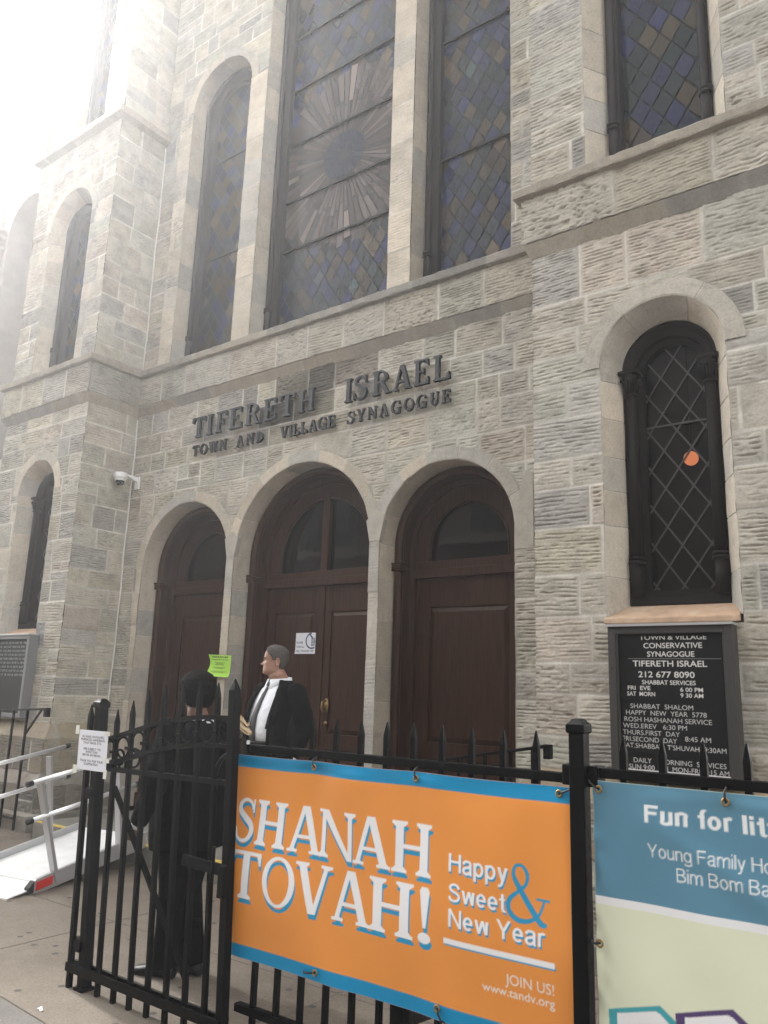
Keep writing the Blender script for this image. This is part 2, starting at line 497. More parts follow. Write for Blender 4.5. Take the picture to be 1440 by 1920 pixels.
def sweep_arch(name, xc, r, zb, zs, stations, parent, mat_=None, seed=1, blocks=True, only_arch=False, pal=ASH, a_blocks=6, jamb=(.3,.46), offset_tilt=0, smooth=False, wear=.0):
    """sweeps a section (offset outwards, y) along the outline of an arched opening; each block has its own colour"""
    rng = np.random.RandomState(seed)
    pts = arch_path(xc, r, zb, zs)
    if only_arch: pts = [p for p in pts if p[1] >= zs-1e-6]
    P = np.array(pts); seg = np.r_[0, np.cumsum(np.hypot(*np.diff(P[:, :2], axis=0).T))]
    # joint positions along the path
    L = seg[-1]; arcL = math.pi*r; j0 = 0 if only_arch else zs-zb
    js = []
    if not only_arch:
        z = zb
        while z < zs-.12:
            z += rng.uniform(*jamb); js.append(min(z-zb, zs-zb))
        js += [L-j for j in js]
    js += [j0+arcL*(k+rng.uniform(-.12, .12))/a_blocks for k in range(1, a_blocks)]
    js = np.array(sorted(set([round(j, 4) for j in js])))
    extra = np.concatenate([js-.006, js-.002, js+.002, js+.006]) if blocks and len(js) else np.array([])
    s_all = np.unique(np.round(np.concatenate([seg, extra[(extra > 0) & (extra < L)]]), 5))
    X = np.stack([np.interp(s_all, seg, P[:, k]) for k in range(4)], 1)
    bl = np.searchsorted(js, s_all); cols = pal[rng.randint(len(pal), size=len(js)+2)]*rng.uniform(.88, 1.1, (len(js)+2, 1))
    dj = np.min(np.abs(s_all[:, None]-js[None]), 1) if len(js) else np.full(len(s_all), 9.)
    k = sstep(.0015, .0055, dj)[:, None] if blocks else np.ones((len(s_all), 1))
    C1 = MORTAR*1.05*(1-k)+cols[bl]*k
    V = []; C = []
    st = []
    for a, b in zip(stations[:-1], stations[1:]):
        n = max(1, int(max(abs(b[0]-a[0]), abs(b[1]-a[1]))/.03))
        st += [(a[0]+(b[0]-a[0])*i/n, a[1]+(b[1]-a[1])*i/n) for i in range(n)]
    st.append(stations[-1])
    ns = len(st)
    for q, (off, y) in enumerate(st):
        wv = wear*vnoise(s_all*9+q*.7, s_all*0+q*.9, seed+5)
        sink = (1-k[:, 0])*.004 if blocks else 0
        x = X[:, 0]+X[:, 2]*(off+sink+wv); z = X[:, 1]+X[:, 3]*(off+sink+wv)
        V.append(np.stack([x, np.full_like(x, y)+(sink if blocks else 0)+wv*.6, z], 1)); C.append(C1)
    V = np.concatenate(V); C = np.concatenate(C); n = len(s_all)
    i = np.arange(n-1); F = []
    for q in range(ns-1): F.append(np.stack([q*n+i, (q+1)*n+i, (q+1)*n+i+1, q*n+i+1], 1))
    return mk_np(name, V, np.concatenate(F), mat_ or M['ashlar'], parent, C, smooth)

def ledge(name, path, prof, parent, seed=1, blocks=(.7,1.2), mat_=None, pal=ASH*.86, wear=.005):
    """moulding: profile (offset, z) swept along a plan path with mitred corners and block joints"""
    rng = np.random.RandomState(seed); pts = [np.array(p, float) for p in path]
    nrm = []
    for a, b in zip(pts[:-1], pts[1:]):
        d = (b-a)/np.linalg.norm(b-a); nrm.append(np.array((-d[1], d[0])))
    mit = [nrm[0]]+[(n1+n2)/(1+n1@n2) for n1, n2 in zip(nrm[:-1], nrm[1:])]+[nrm[-1]]
    B = []; Mi = []; C = []; run = 0; nxt = rng.uniform(*blocks); col = pal[rng.randint(len(pal))]
    for k in range(len(pts)-1):
        a, b = pts[k], pts[k+1]; L = np.linalg.norm(b-a); n = max(2, int(L/.04))
        for i in range(n+(k == len(pts)-2)):
            t = i/n; B.append(a+(b-a)*t); Mi.append(mit[k]*(1-t)+mit[k+1]*t if i in (0, n) else (nrm[k]))
            if i == 0: Mi[-1] = mit[k]
            if i == n: Mi[-1] = mit[k+1]
            c = col*rng.uniform(.97, 1.03)
            run += L/n
            if run > nxt:
                run = 0; nxt = rng.uniform(*blocks); col = pal[rng.randint(len(pal))]*rng.uniform(.88, 1.08); c = (c+MORTAR)*.42
            C.append(c)
    B = np.array(B); Mi = np.array(Mi); C = np.array(C); n = len(B)
    V = []; CC = []
    for q, (off, z) in enumerate(prof):
        w = wear*(vnoise(np.arange(n)*.35, np.full(n, q*1.7), seed)+.6*vnoise(np.arange(n)*1.1, np.full(n, q*3.1), seed+1))
        o = off+(w if off > .02 else 0)
        V.append(np.column_stack([B+Mi*np.reshape(o*np.ones(n), (-1, 1)), np.full(n, z)+w*.7])); CC.append(C)
    i = np.arange(n-1); F = [np.stack([q*n+i, (q+1)*n+i, (q+1)*n+i+1, q*n+i+1], 1) for q in range(len(prof)-1)]
    return mk_np(name, np.concatenate(V), np.concatenate(F), mat_ or M['ashlar'], parent, np.concatenate(CC), False)

# ------------------------------------------------------------------ the synagogue
D, DT = 6.38, 5.60            # front planes of the recessed centre and of the two towers
XL0, XL1 = -11.17, -9.12      # left tower
XR0, XR1 = -2.735, -0.68      # right tower
ZTOP = 14.5
syn = thing("synagogue", "pale rock-faced stone synagogue with three arched wooden doors between two towers", "synagogue", (-5.93, 6.4, 0))

# openings: centre x, half width, springing
DOORS = [(-7.895, .80, 3.10), (-5.967, 1.005, 3.13), (-4.075, .762, 3.12)]
LZ = .17

def mul_holes(hs):
    return lambda x, z: np.any([h(x, z) for h in hs], axis=0)
def mul_dist(ds):
    return lambda x, z: np.min([d_(x, z) for d_ in ds], axis=0)

# lower centre wall
hs = [arch_hole(x, r, -1, zs) for x, r, zs in DOORS]+[arch_hole(x, r+.07, zs, zs) for x, r, zs in DOORS]
ds = [arch_dist(x, r, -1, zs) for x, r, zs in DOORS]+[arch_dist(x, r+.12, zs, zs) for x, r, zs in DOORS]
STAIN = lambda u, v: np.exp(-((u+5.95-(v-5.0)*1.55)/.52)**4)*sstep(4.42, 4.75, v)
stone_face("facade_wall", (0, D, 0), (1, 0, 0), (0, -1, 0), [XL1, -8.695, -7.095, -6.972, -4.962, -4.837, -3.313, XR0], [LZ, 5.26], syn, 11,
           holes=mul_holes(hs), dist=mul_dist(ds), stain=STAIN, smooth_prob=.04)

# door piers of plain ashlar (front faces)
def pier(x0, x1, z0, z1, seed, y=D-.012, hr=(.42, .7), nm="stone_pier"):
    rng = np.random.RandomState(seed); st = []; z = z0
    while z < z1-.01:
        h = rng.uniform(*hr); h = z1-z if z1-(z+h) < .25 else h
        st.append((x0, x1, z, z+h)); z += h
    o = stone_face(nm, (0, y, 0), (1, 0, 0), (0, -1, 0), [x0, x1], [z0, z1], syn, seed, stones=st, rough=.28, pal=ASH, smooth_prob=0, mat_=M['ashlar'], res=.015, joint_w=.004)
    return o
pier(-7.095, -6.972, LZ, 3.22, 31)
pier(-4.962, -4.837, LZ, 3.22, 32)
pier(-8.80, -8.695, LZ, 3.12, 33, hr=(.26, .42))

MB().prism([(-3.314, 2.93), (-3.12, 2.93), (-3.12, 3.62), (-3.20, 3.66), (-3.314, 3.3)], D-.011, D+.03).build('jamb_stone', M['springer'], syn, bevel=.006)
for (x, r, zs), sd in zip(DOORS, (41, 42, 43)):
    sweep_arch("voussoir_arch", x, r, LZ, zs, [(.128, D+.02), (.128, D-.010), (.012, D-.010), (0, D-.004)], syn, seed=sd, only_arch=True, a_blocks=7, wear=.004)
    sweep_arch("door_reveal", x, r, LZ, zs, [(0, D-.004), (0, D+.27), (-.02, D+.31)], syn, seed=sd, a_blocks=7, wear=.003)
# keystone-like springer blocks between the arches
for x0, x1, zt in ((-7.097, -6.97, 3.36), (-4.964, -4.835, 3.42)):
    MB().prism([(x0, 3.14), (x1, 3.14), (x1+.05, 3.36), ((x0+x1)/2+.015, zt+.08), (x0-.05, 3.36)], D-.019, D+.05).build("springer_stone", M['springer'], syn, bevel=.006)

def door(x, r, zs, double, handle_x=None):
    """wooden door set: moulded arched frame, transom window, panelled leaf"""
    Y1, YD = D+.275, D+.47
    zt = 2.81
    leaf = MB()
    R0 = r-.15                                     # clear half width at the leaf
    # leaf slab(s)
    leaf.box(x-R0-.02, x+R0+.02, YD+.02, YD+.06, LZ, zt+.01)
    def panels(xa, xb):
        st = .115 if double else .16
        # stiles and rails standing proud, raised panel with bevelled border
        for (a, b, c, d) in ((xa, xa+st, LZ+.03, zt), (xb-st, xb, LZ+.03, zt), (xa+st, xb-st, 2.50, zt), (xa+st, xb-st, LZ+.03, .42), (xa+st, xb-st, 1.02, 1.18)):
            leaf.box(a, b, YD, YD+.03, c, d)
        for c, d in ((.42, 1.02), (1.18, 2.50)):
            a, b = xa+st, xb-st; e = .05
            vs = [(a, YD+.018, c), (b, YD+.018, c), (b, YD+.018, d), (a, YD+.018, d), (a+e, YD-.004, c+e), (b-e, YD-.004, c+e), (b-e, YD-.004, d-e), (a+e, YD-.004, d-e)]
            leaf.add(vs, [(4,5,6,7), (0,1,5,4), (1,2,6,5), (2,3,7,6), (3,0,4,7)])
    if double:
        panels(x-R0, x-.012); panels(x+.012, x+R0)
        leaf.box(x-.03, x+.03, YD-.014, YD+.01, LZ+.03, zt)
    else:
        panels(x-R0, x+R0)
    dr = leaf.build("door", M['wood'], syn, bevel=.004)
    # frame: post faces, stepping arch
    fr = sweep_arch("door_frame", x, r, LZ, zs, [(0, Y1), (-.085, Y1+.02), (-.09, Y1+.02), (-.09, Y1+.14), (-.15, Y1+.145), (-.15, YD+.03)], dr, M['wood'], 5, blocks=False)
    # arched board around the transom glass
    rg = r-.30
    pts_o = [(x+(R0+.01)*math.cos(t), zs+(R0+.01)*math.sin(t)) for t in np.linspace(math.pi, 0, 40)]
    pts_i = [(x+rg*math.cos(t), zs-.02+rg*math.sin(t)) for t in np.linspace(math.pi, 0, 40)]
    ab = MB(); zb = 2.97
    po = [(x-R0-.01, zb)]+pts_o+[(x+R0+.01, zb)]; pi = [(x-rg, zb)]+pts_i+[(x+rg, zb)]
    n = len(po); vs = [(p[0], YD-.01, p[1]) for p in po]+[(p[0], YD-.01, p[1]) for p in pi]+[(p[0], YD+.05, p[1]) for p in pi]
    fs = [(i, i+1, n+i+1, n+i) for i in range(n-1)]+[(n+i, n+i+1, 2*n+i+1, 2*n+i) for i in range(n-1)]
    ab.add(vs, fs)
    ab.box(x-R0-.01, x+R0+.01, YD-.03, YD+.05, 2.885, 2.972)
    ab.box(x-R0-.01, x+R0+.01, YD-.055, YD+.05, 2.80, 2.886)
    if double: ab.box(x-.05, x+.05, YD-.025, YD+.05, 2.972, zs+rg+.01)
    ab.tube([(px_, YD-.012, pz_) for px_, pz_ in pi], .012, 6)
    ab.build("transom_frame", M['wood'], dr, bevel=.003)
    g = MB(); n = len(pi); g.add([(p[0], YD+.035, p[1]) for p in pi[::-1]], [tuple(range(n))]); go_ = g.build("transom_window", M['transom'], dr)
    if go_.data.polygons[0].normal.y > 0: go_.data.flip_normals()
    # roll moulding (colonnettes running up into the arch)
    ro = r-.05
    path = [(x-ro, Y1-.005, z) for z in np.linspace(LZ, zs, 6, endpoint=False)]+[(x+ro*math.cos(t), Y1-.005, zs+ro*math.sin(t)) for t in np.linspace(math.pi, 0, 48)]+[(x+ro, Y1-.005, z) for z in np.linspace(zs, LZ, 7)[1:]]
    rb = MB().tube(path, .046, 12)
    rb.build("roll_moulding", M['wood'], dr, True)
    for sgn in (-1, 1):
        for nm_, zz_ in (("colonnette_capital", ((2.86, 2.925, .056), (2.925, 2.945, .066))), ("colonnette_base", ((LZ, LZ+.16, .06),))):
            c = MB()
            for z0, z1, h in zz_: c.box(x+sgn*ro-h, x+sgn*ro+h, Y1-.008-h, Y1+h, z0, z1)
            c.build(nm_, M['wood'], dr, bevel=.006)
    if handle_x:
        hb = MB(); hx = x+handle_x; yy = YD-.02
        hb.prism([(hx+.03*math.cos(t), 1.475+.085*math.sin(t)) for t in np.linspace(0, 2*math.pi, 14, endpoint=False)], yy, yy+.012)
        hb.tube([(hx, yy, 1.53), (hx-.01, yy-.05, 1.515), (hx-.012, yy-.06, 1.46), (hx-.005, yy-.045, 1.41), (hx, yy, 1.40)], .011, 8)
        hb.prism([(hx+.024*math.cos(t), 1.29+.024*math.sin(t)) for t in np.linspace(0, 2*math.pi, 12, endpoint=False)], yy, yy+.015)
        hb.build("handle", M['brass'], dr, True)
    return dr
door(*DOORS[0], False)
door(*DOORS[1], True, .12)
door(*DOORS[2], False)

# towers, lower storey
LWIN = [(-10.13, .44), (-1.71, .46)]       # lower tower windows
ZS_L, ZB_L = 4.14, 2.32
for (xa, xb), (wx, wr), sd in (((XL0, XL1), LWIN[0], 51), ((XR0, XR1), LWIN[1], 57)):
    stone_face("tower_wall", (0, DT, 0), (1, 0, 0), (0, -1, 0), [xa, wx-wr-.07, wx-wr, wx+wr, wx+wr+.07, xb], [1.14, ZB_L-.17, ZB_L, 5.26], syn, sd,
               holes=lambda X, Z, wx=wx, wr=wr: arch_hole(wx, wr, ZB_L-.16, ZS_L)(X, Z) | arch_hole(wx, wr+.07, ZS_L, ZS_L)(X, Z),
               dist=mul_dist([arch_dist(wx, wr, ZB_L-.16, ZS_L), arch_dist(wx, wr+.12, ZS_L, ZS_L)]))
# left tower side facing the doors
stone_face("tower_side_wall", (XL1, DT, 0), (0, 1, 0), (1, 0, 0), [0, D-DT], [1.14, 5.26], syn, 61)
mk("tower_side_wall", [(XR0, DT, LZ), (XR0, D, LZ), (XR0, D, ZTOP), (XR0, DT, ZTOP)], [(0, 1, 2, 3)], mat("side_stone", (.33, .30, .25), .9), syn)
mk("tower_side_wall", [(XL0, DT, 0), (XL0, D+1, 0), (XL0, D+1, ZTOP), (XL0, DT, ZTOP)], [(0, 1, 2, 3)], bpy.data.materials["side_stone"], syn)
mk("tower_side_wall", [(XR1, DT, 0), (XR1, D+1, 0), (XR1, D+1, ZTOP), (XR1, DT, ZTOP)], [(0, 1, 2, 3)], bpy.data.materials["side_stone"], syn)
for za, zb_ in ((1.16, 5.2), (5.95, 9.5)):
    MB().tube([(XL1+.012+.006*math.sin(z*3.1), D-.012+.004*math.sin(z*7), z) for z in np.linspace(za, zb_, 24)], .011, 6).build("corner_caulk", mat("white_caulk", (.62, .61, .58), .8), syn, True)
# battered plinths of the towers
for xa, xb, sd in ((XL0, XL1, 71), (XR0, XR1, 75)):
    path = [(xb, D), (xb, DT), (xa, DT), (xa, D)] if xa == XL0 else [(xb, D), (xb, DT), (xa, DT), (xa, D)]
    ledge("plinth", path, [(.40, 0), (.40, .16), (.27, .17), (.27, .46), (.14, .58), (.14, .60)], syn, sd, mat_=M['stone'], pal=PAL*.62, wear=.012)
    ledge("plinth", path, [(.14, .59), (.14, .98), (.0, 1.15), (-.01, 1.15)], syn, sd+1, mat_=M['stone'], pal=PAL*np.array((.80, .70, .58)), wear=.01)
    stone_face("plinth_stone", (0, DT-.142, 0), (1, 0, 0), (0, -1, 0), [xa-.13, xb+.13], [.60, .97], syn, sd+2, rough=1.3, pal=PAL*.60)
    stone_face("plinth_stone", (0, DT-.272, 0), (1, 0, 0), (0, -1, 0), [xa-.26, xb+.26], [.18, .455], syn, sd+3, rough=1.3, pal=PAL*.52)
stone_face("plinth_stone", (XL1+.142, DT-.14, 0), (0, 1, 0), (1, 0, 0), [0, D-DT+.14], [.60, .97], syn, 78, rough=1.3, pal=PAL*.60)
stone_face("plinth_stone", (XL1+.272, DT-.27, 0), (0, 1, 0), (1, 0, 0), [0, D-DT+.27], [.18, .455], syn, 79, rough=1.3, pal=PAL*.52)

# string course / sill cornice round the whole front
front = [(XR1, D), (XR1, DT), (XR0, DT), (XR0, D), (XL1, D), (XL1, DT), (XL0, DT), (XL0, D)]
ledge("string_course", front, [(0, 5.24), (.068, 5.355), (.045, 5.37), (.045, 5.76)], syn, 81, blocks=(.5, .8), wear=.006, pal=ASH*.74)
ledge("cornice", front, [(.045, 5.765), (.115, 5.785), (.118, 5.80), (.118, 5.865), (.10, 5.88), (-.03, 5.965), (-.3, 5.97)], syn, 82, blocks=(.8, 1.3), wear=.006, pal=ASH*.62)
BP = PAL*.90
for sd, (O, U, N, us) in enumerate((((0, D-.068, 0), (1, 0, 0), (0, -1, 0), [XL1+.06, XR0-.06]), ((0, DT-.068, 0), (1, 0, 0), (0, -1, 0), [XL0-.06, XL1+.06]),
                                    ((0, DT-.068, 0), (1, 0, 0), (0, -1, 0), [XR0-.06, XR1+.06]), ((XL1+.068, DT, 0), (0, 1, 0), (1, 0, 0), [-.06, D-DT-.06]))):
    rng = np.random.RandomState(90+sd); st = []; u = us[0]
    while u < us[1]-.01:
        w = rng.uniform(.42, .85); w = us[1]-u if us[1]-(u+w) < .35 else w
        st.append((u, u+w, 5.365, 5.77)); u += w
    stone_face("string_course_stone", O, U, N, us, [5.365, 5.77], syn, 94+sd, stones=st, rough=1.05, pal=BP, smooth_prob=.12)

# upper storey
UWIN = {'left': (-7.925, .605, 9.85), 'right': (-3.945, .605, 9.85)}
ZB_U = 5.96
stone_face("upper_wall", (0, D, 0), (1, 0, 0), (0, -1, 0), [XL1, -8.53, -7.32, -7.0], [5.93, 9.85, ZTOP], syn, 101, res=.02,
           holes=lambda X, Z: arch_hole(-7.925, .605, 5, 9.85)(X, Z) | arch_hole(-7.925, .66, 9.85, 9.85)(X, Z), dist=arch_dist(-7.925, .605, 5, 9.85), rough=.8)
stone_face("upper_wall", (0, D, 0), (1, 0, 0), (0, -1, 0), [-4.855, -4.555, -3.34, XR0], [5.93, 9.85, ZTOP], syn, 103, res=.0125,
           holes=lambda X, Z: arch_hole(-3.945, .605, 5, 9.85)(X, Z) | arch_hole(-3.945, .66, 9.85, 9.85)(X, Z), dist=arch_dist(-3.945, .605, 5, 9.85))
stone_face("upper_wall", (0, D, 0), (1, 0, 0), (0, -1, 0), [-7.0, -4.855], [12.2, ZTOP], syn, 105, res=.03, holes=arch_hole(-5.93, 1.1, 10, 12.2))
for x0, x1, sd in ((-7.322, -7.0, 111), (-4.857, -4.555, 112)):
    pier(x0, x1, 5.94, 9.85, sd, hr=(.34, .55))
pier(-8.80, -8.53, 5.94, 9.85, 113, hr=(.34, .5), y=D-.006)
for (x, r, zs, sd, nb) in ((-7.925, .605, 9.85, 121, 6), (-3.945, .605, 9.85, 122, 6), (-5.93, 1.073, 12.2, 123, 9)):
    sweep_arch("voussoir_arch", x, r, 5.93, zs, [(.14, D+.02), (.14, D-.012), (.012, D-.012), (0, D-.003)], syn, seed=sd, only_arch=True, a_blocks=nb, wear=.004)
    sweep_arch("window_reveal", x, r, 5.93, zs, [(0, D-.003), (-.02, D+.25), (-.02, D+.3)], syn, seed=sd, a_blocks=nb, jamb=(.34, .55), wear=.003)

# tower middle and top storeys
TWIN = {'left': (-10.13, .525, 8.22, ZB_U), 'right': (-1.69, .55, 8.22, ZB_U)}
for (xa, xb), (wx, wr, zs, zb), sd in (((XL0, XL1), TWIN['left'], 131), ((XR0, XR1), TWIN['right'], 135)):
    rs = .016 if sd == 131 else .0125
    stone_face("tower_wall", (0, DT, 0), (1, 0, 0), (0, -1, 0), [xa, wx-wr, wx+wr, xb], [5.93, zs, 9.56], syn, sd, res=rs,
               holes=lambda X, Z, wx=wx, wr=wr, zs=zs: arch_hole(wx, wr, 5, zs)(X, Z) | arch_hole(wx, wr+.07, zs, zs)(X, Z),
               dist=mul_dist([arch_dist(wx, wr, 5, zs), arch_dist(wx, wr+.12, zs, zs)]))
    sweep_arch("voussoir_arch", wx, wr, 5.93, zs, [(.13, DT+.02), (.13, DT-.012), (.012, DT-.012), (0, DT-.003)], syn, seed=sd, only_arch=True, a_blocks=6, wear=.004)
    sweep_arch("window_reveal", wx, wr, 5.93, zs, [(0, DT-.003), (-.13, DT+.21), (-.13, DT+.25)], syn, seed=sd, a_blocks=6, jamb=(.26, .42), wear=.003)
    # top storey, set back a little above its own ledge
    hx = wr*.84
    stone_face("tower_wall", (0, DT+.05, 0), (1, 0, 0), (0, -1, 0), [xa+.05, wx-hx, wx+hx, xb-.05], [9.62, ZTOP], syn, sd+1, res=.025, holes=arch_hole(wx-.0, hx, 5, 13.2))
    sweep_arch("window_reveal", wx, hx, 9.62, 13.2, [(0, DT+.05), (-.03, DT+.3)], syn, seed=sd+2, a_blocks=6, jamb=(.26, .42))
stone_face("tower_side_wall", (XL1, DT, 0), (0, 1, 0), (1, 0, 0), [0, D-DT], [5.93, 9.58], syn, 141, res=.016)
stone_face("tower_side_wall", (XL1-.05, DT+.05, 0), (0, 1, 0), (1, 0, 0), [0, D-DT], [9.62, ZTOP], syn, 142, res=.025)
for xa, xb, sd in ((XL0, XL1, 145), (XR0, XR1, 146)):
    ledge("tower_cornice", [(xb, D), (xb, DT), (xa, DT), (xa, D)], [(0, 9.53), (.10, 9.57), (.10, 9.67), (-.06, 9.74)], syn, sd, pal=ASH*.7)
ledge("roof_cornice", front, [(0, ZTOP-.2), (.2, ZTOP-.1), (.2, ZTOP+.1), (-.3, ZTOP+.15)], syn, 147)
MB().box(XL0, XR1, D+.2, 16, ZTOP, ZTOP+.2).build("roof", M['asphalt'], syn)
# dark rooms behind the windows
ib = MB(); X0, X1 = XL0+.02, XR1-.02
ib.add([(X0, DT+.5, -.1), (X1, DT+.5, -.1), (X1, 13, -.1), (X0, 13, -.1), (X0, DT+.5, ZTOP), (X1, DT+.5, ZTOP), (X1, 13, ZTOP), (X0, 13, ZTOP)], [(0,1,2,3), (4,5,6,7), (1,2,6,5), (2,3,7,6), (3,0,4,7)])
ib.build("interior", M['dark'], syn)

# ------------------------------------------------------------------ windows
def clip_poly(poly, inside, inter):
    out = []
    for i in range(len(poly)):
        a, b = poly[i-1], poly[i]; ia, ib_ = inside(a), inside(b)
        if ib_:
            if not ia: out.append(inter(a, b))
            out.append(b)
        elif ia: out.append(inter(a, b))
    return out
def clip_convex(poly, clip):
    for i in range(len(clip)):
        p, q = clip[i-1], clip[i]
        sd = lambda a: (q[0]-p[0])*(a[1]-p[1])-(q[1]-p[1])*(a[0]-p[0])
        def inter(a, b):
            t = sd(a)/(sd(a)-sd(b)); return (a[0]+(b[0]-a[0])*t, a[1]+(b[1]-a[1])*t)
        poly = clip_poly(poly, lambda a: sd(a) >= 0, inter)
        if len(poly) < 3: return []
    return poly
def arch_poly(x, r, zb, zs, n=16):
    return [(x-r, zb), (x+r, zb)]+[(x+r*math.cos(t), zs+r*math.sin(t)) for t in np.linspace(0, math.pi, n)]

PANES = [(.020,.025,.070), (.030,.036,.044), (.064,.050,.033), (.016,.025,.026), (.022,.027,.060), (.044,.034,.026), (.070,.051,.030), (.013,.018,.020), (.022,.027,.034), (.018,.021,.052)]
def leaded(name, parent, clip, y, seed, dx=.19, dz=.28, rosette=None, gap=.013, bright=1.0, tilt=.022):
    rng = random.Random(seed); polys = []
    xs = [p[0] for p in clip]; zs = [p[1] for p in clip]; x0, x1, z0, z1 = min(xs), max(xs), min(zs), max(zs)
    k = 0
    z = z0-dz
    while z < z1+dz:
        x = x0-dx+(dx/2 if k % 2 else 0)+(x1-x0)/2 % dx
        while x < x1+dx:
            polys.append([(x, z-dz/2), (x+dx/2, z), (x, z+dz/2), (x-dx/2, z)]); x += dx
        z += dz/2; k += 1
    V = []; F = []; C = []
    def emit(p, c, tl):
        cx = sum(q[0] for q in p)/len(p); cz = sum(q[1] for q in p)/len(p); q0 = p
        ext = max(max(abs(q[0]-cx), abs(q[1]-cz)) for q in p)
        if ext < .02: return
        tx, tz = rng.gauss(0, tl), rng.gauss(0, tl); s = 1
        ar = sum(p[i-1][0]*p[i][1]-p[i][0]*p[i-1][1] for i in range(len(p)))
        if ar < 0: p = p[::-1]
        P0 = p
        for i in range(len(P0)):      # inset every edge by half a came
            (ax, az), (bx_, bz_) = P0[i-1], P0[i]; L = math.hypot(bx_-ax, bz_-az)
            if L < 1e-5: continue
            nx, nz = -(bz_-az)/L*gap/2, (bx_-ax)/L*gap/2
            qa, qb = (ax+nx, az+nz), (bx_+nx, bz_+nz)
            sd = lambda a: (qb[0]-qa[0])*(a[1]-qa[1])-(qb[1]-qa[1])*(a[0]-qa[0])
            def inter(a, b):
                t = sd(a)/(sd(a)-sd(b)); return (a[0]+(b[0]-a[0])*t, a[1]+(b[1]-a[1])*t)
            p = clip_poly(p, lambda a: sd(a) >= 0, inter)
            if len(p) < 3: return
        b = len(V)
        for q in p:
            X, Z = cx+(q[0]-cx)*s, cz+(q[1]-cz)*s
            V.append((X, y+(X-cx)*tx+(Z-cz)*tz, Z)); C.append(c)
        F.append(tuple(range(b, b+len(p))))
    for p in polys:
        cx = sum(q[0] for q in p)/4; cz = sum(q[1] for q in p)/4
        if rosette and math.hypot(cx-rosette[0], cz-rosette[1]) < rosette[2]: continue
        q = clip_convex(p, clip)
        if len(q) < 3: continue
        c = rng.choice(PANES); f = bright*rng.uniform(.7, 1.3)
        if rng.random() < .03: f *= 2.2
        emit(q, tuple(a*f for a in c), tilt)
    if rosette:
        cx, cz, ro, ri = rosette
        nr = 66; RC = [(.095,.076,.068), (.068,.056,.05), (.115,.097,.088), (.055,.048,.045), (.08,.063,.055)]
        for k in range(nr):
            a0, a1 = 2*math.pi*k/nr, 2*math.pi*(k+1)/nr
            cuts = sorted([ri*1.03, ro*(.62+.05*math.sin(k*1.9))+rng.uniform(-.03, .03), ro*rng.uniform(.97, 1.1)])
            for r0, r1 in zip(cuts[:-1], cuts[1:]):
                q = clip_convex([(cx+r0*math.cos(a0), cz+r0*math.sin(a0)), (cx+r1*math.cos(a0), cz+r1*math.sin(a0)), (cx+r1*math.cos(a1), cz+r1*math.sin(a1)), (cx+r0*math.cos(a1), cz+r0*math.sin(a1))], clip)
                if len(q) < 3: continue
                c = rng.choice(RC); f = rng.uniform(.8, 1.2); f *= 2.2 if rng.random() < .06 else 1
                emit(q, tuple(a*f for a in c), tilt*.35)
        for k in range(26):      # the dark blue centre is a mosaic of small pieces
            a0, a1 = 2*math.pi*k/26, 2*math.pi*(k+1)/26
            for r0, r1 in ((.02, ri*.5), (ri*.5, ri)):
                q = [(cx+r0*math.cos(a0), cz+r0*math.sin(a0)), (cx+r1*math.cos(a0), cz+r1*math.sin(a0)), (cx+r1*math.cos(a1), cz+r1*math.sin(a1)), (cx+r0*math.cos(a1), cz+r0*math.sin(a1))]
                c = (.014, .019, .04) if rng.random() < .93 else (.05, .055, .08)
                emit(q, c, tilt*.8)
    me = bpy.data.meshes.new(name); me.from_pydata(V, [], F); me.materials.append(M['stained'])
    a = me.attributes.new("Col", 'FLOAT_COLOR', 'POINT'); a.data.foreach_set("color", np.array([(*c, 1) for c in C], np.float32).ravel()); me.update()
    return link(bpy.data.objects.new(name, me), parent)

def big_window(x, r, zb, zs, y0, yg, seed, rosette=None, bars=(), square=False, col_r=.05, wfrm=.13, rings=((6.42, 6.46),)):
    """tall leaded window: moulded frame with slim colonnettes, saddle bars, leaded panes"""
    st = [(0, y0), (-.03, y0+.0), (-.05, y0+.04), (-.085, y0+.05), (-wfrm, y0+.06), (-wfrm, yg+.02)]
    w = sweep_arch("window", x, r, zb, zs, st, syn, M['upframe'], 7, blocks=False)
    path = [(x-r+.045, y0-.01, z) for z in np.linspace(zb, zs, 5, endpoint=False)]+[(x+(r-.045)*math.cos(t), y0-.01, zs+(r-.045)*math.sin(t)) for t in np.linspace(math.pi, 0, 40)]+[(x+r-.045, y0-.01, z) for z in np.linspace(zs, zb, 6)[1:]]
    MB().tube(path, col_r*.72, 10).build("roll_moulding", M['upframe'], w, True)
    for sg in (-1, 1):
        xx = x+sg*(r-.045); c = MB()
        c.tube([(xx, y0-.01, zb), (xx, y0-.01, zb+.36)], col_r*.86, 10)
        for z in (zb+.36, zb+.40): c.tube([(xx, y0-.01, z), (xx, y0-.01, z+.022)], col_r*1.08, 10)
        c.build("colonnette_base", M['upframe'], w, True)
    clip = arch_poly(x, r-wfrm+.01, zb+.0, zs)
    MB().add([(p[0], yg+.012, p[1]) for p in clip], [tuple(range(len(clip)))]).build("lead_net", M['lead'], w)
    leaded("glass_panes", w, clip, yg, seed, rosette=rosette)
    for z in bars:
        b = MB(); h = r-wfrm
        if z > zs: h = math.sqrt(max(.01, h*h-(z-zs)**2))
        b.bar((x-h, yg-.02, z), (x+h, yg-.02, z), .02, .028); b.build("saddle_bar", M['upframe'], w)
    return w
BARS = (7.20, 7.92, 8.77, 9.64, 10.5, 11.3, 12.1)
big_window(-5.93, 1.055, ZB_U, 12.2, D+.24, D+.37, 201, rosette=(-5.90, 8.30, 1.24, .33), bars=BARS)
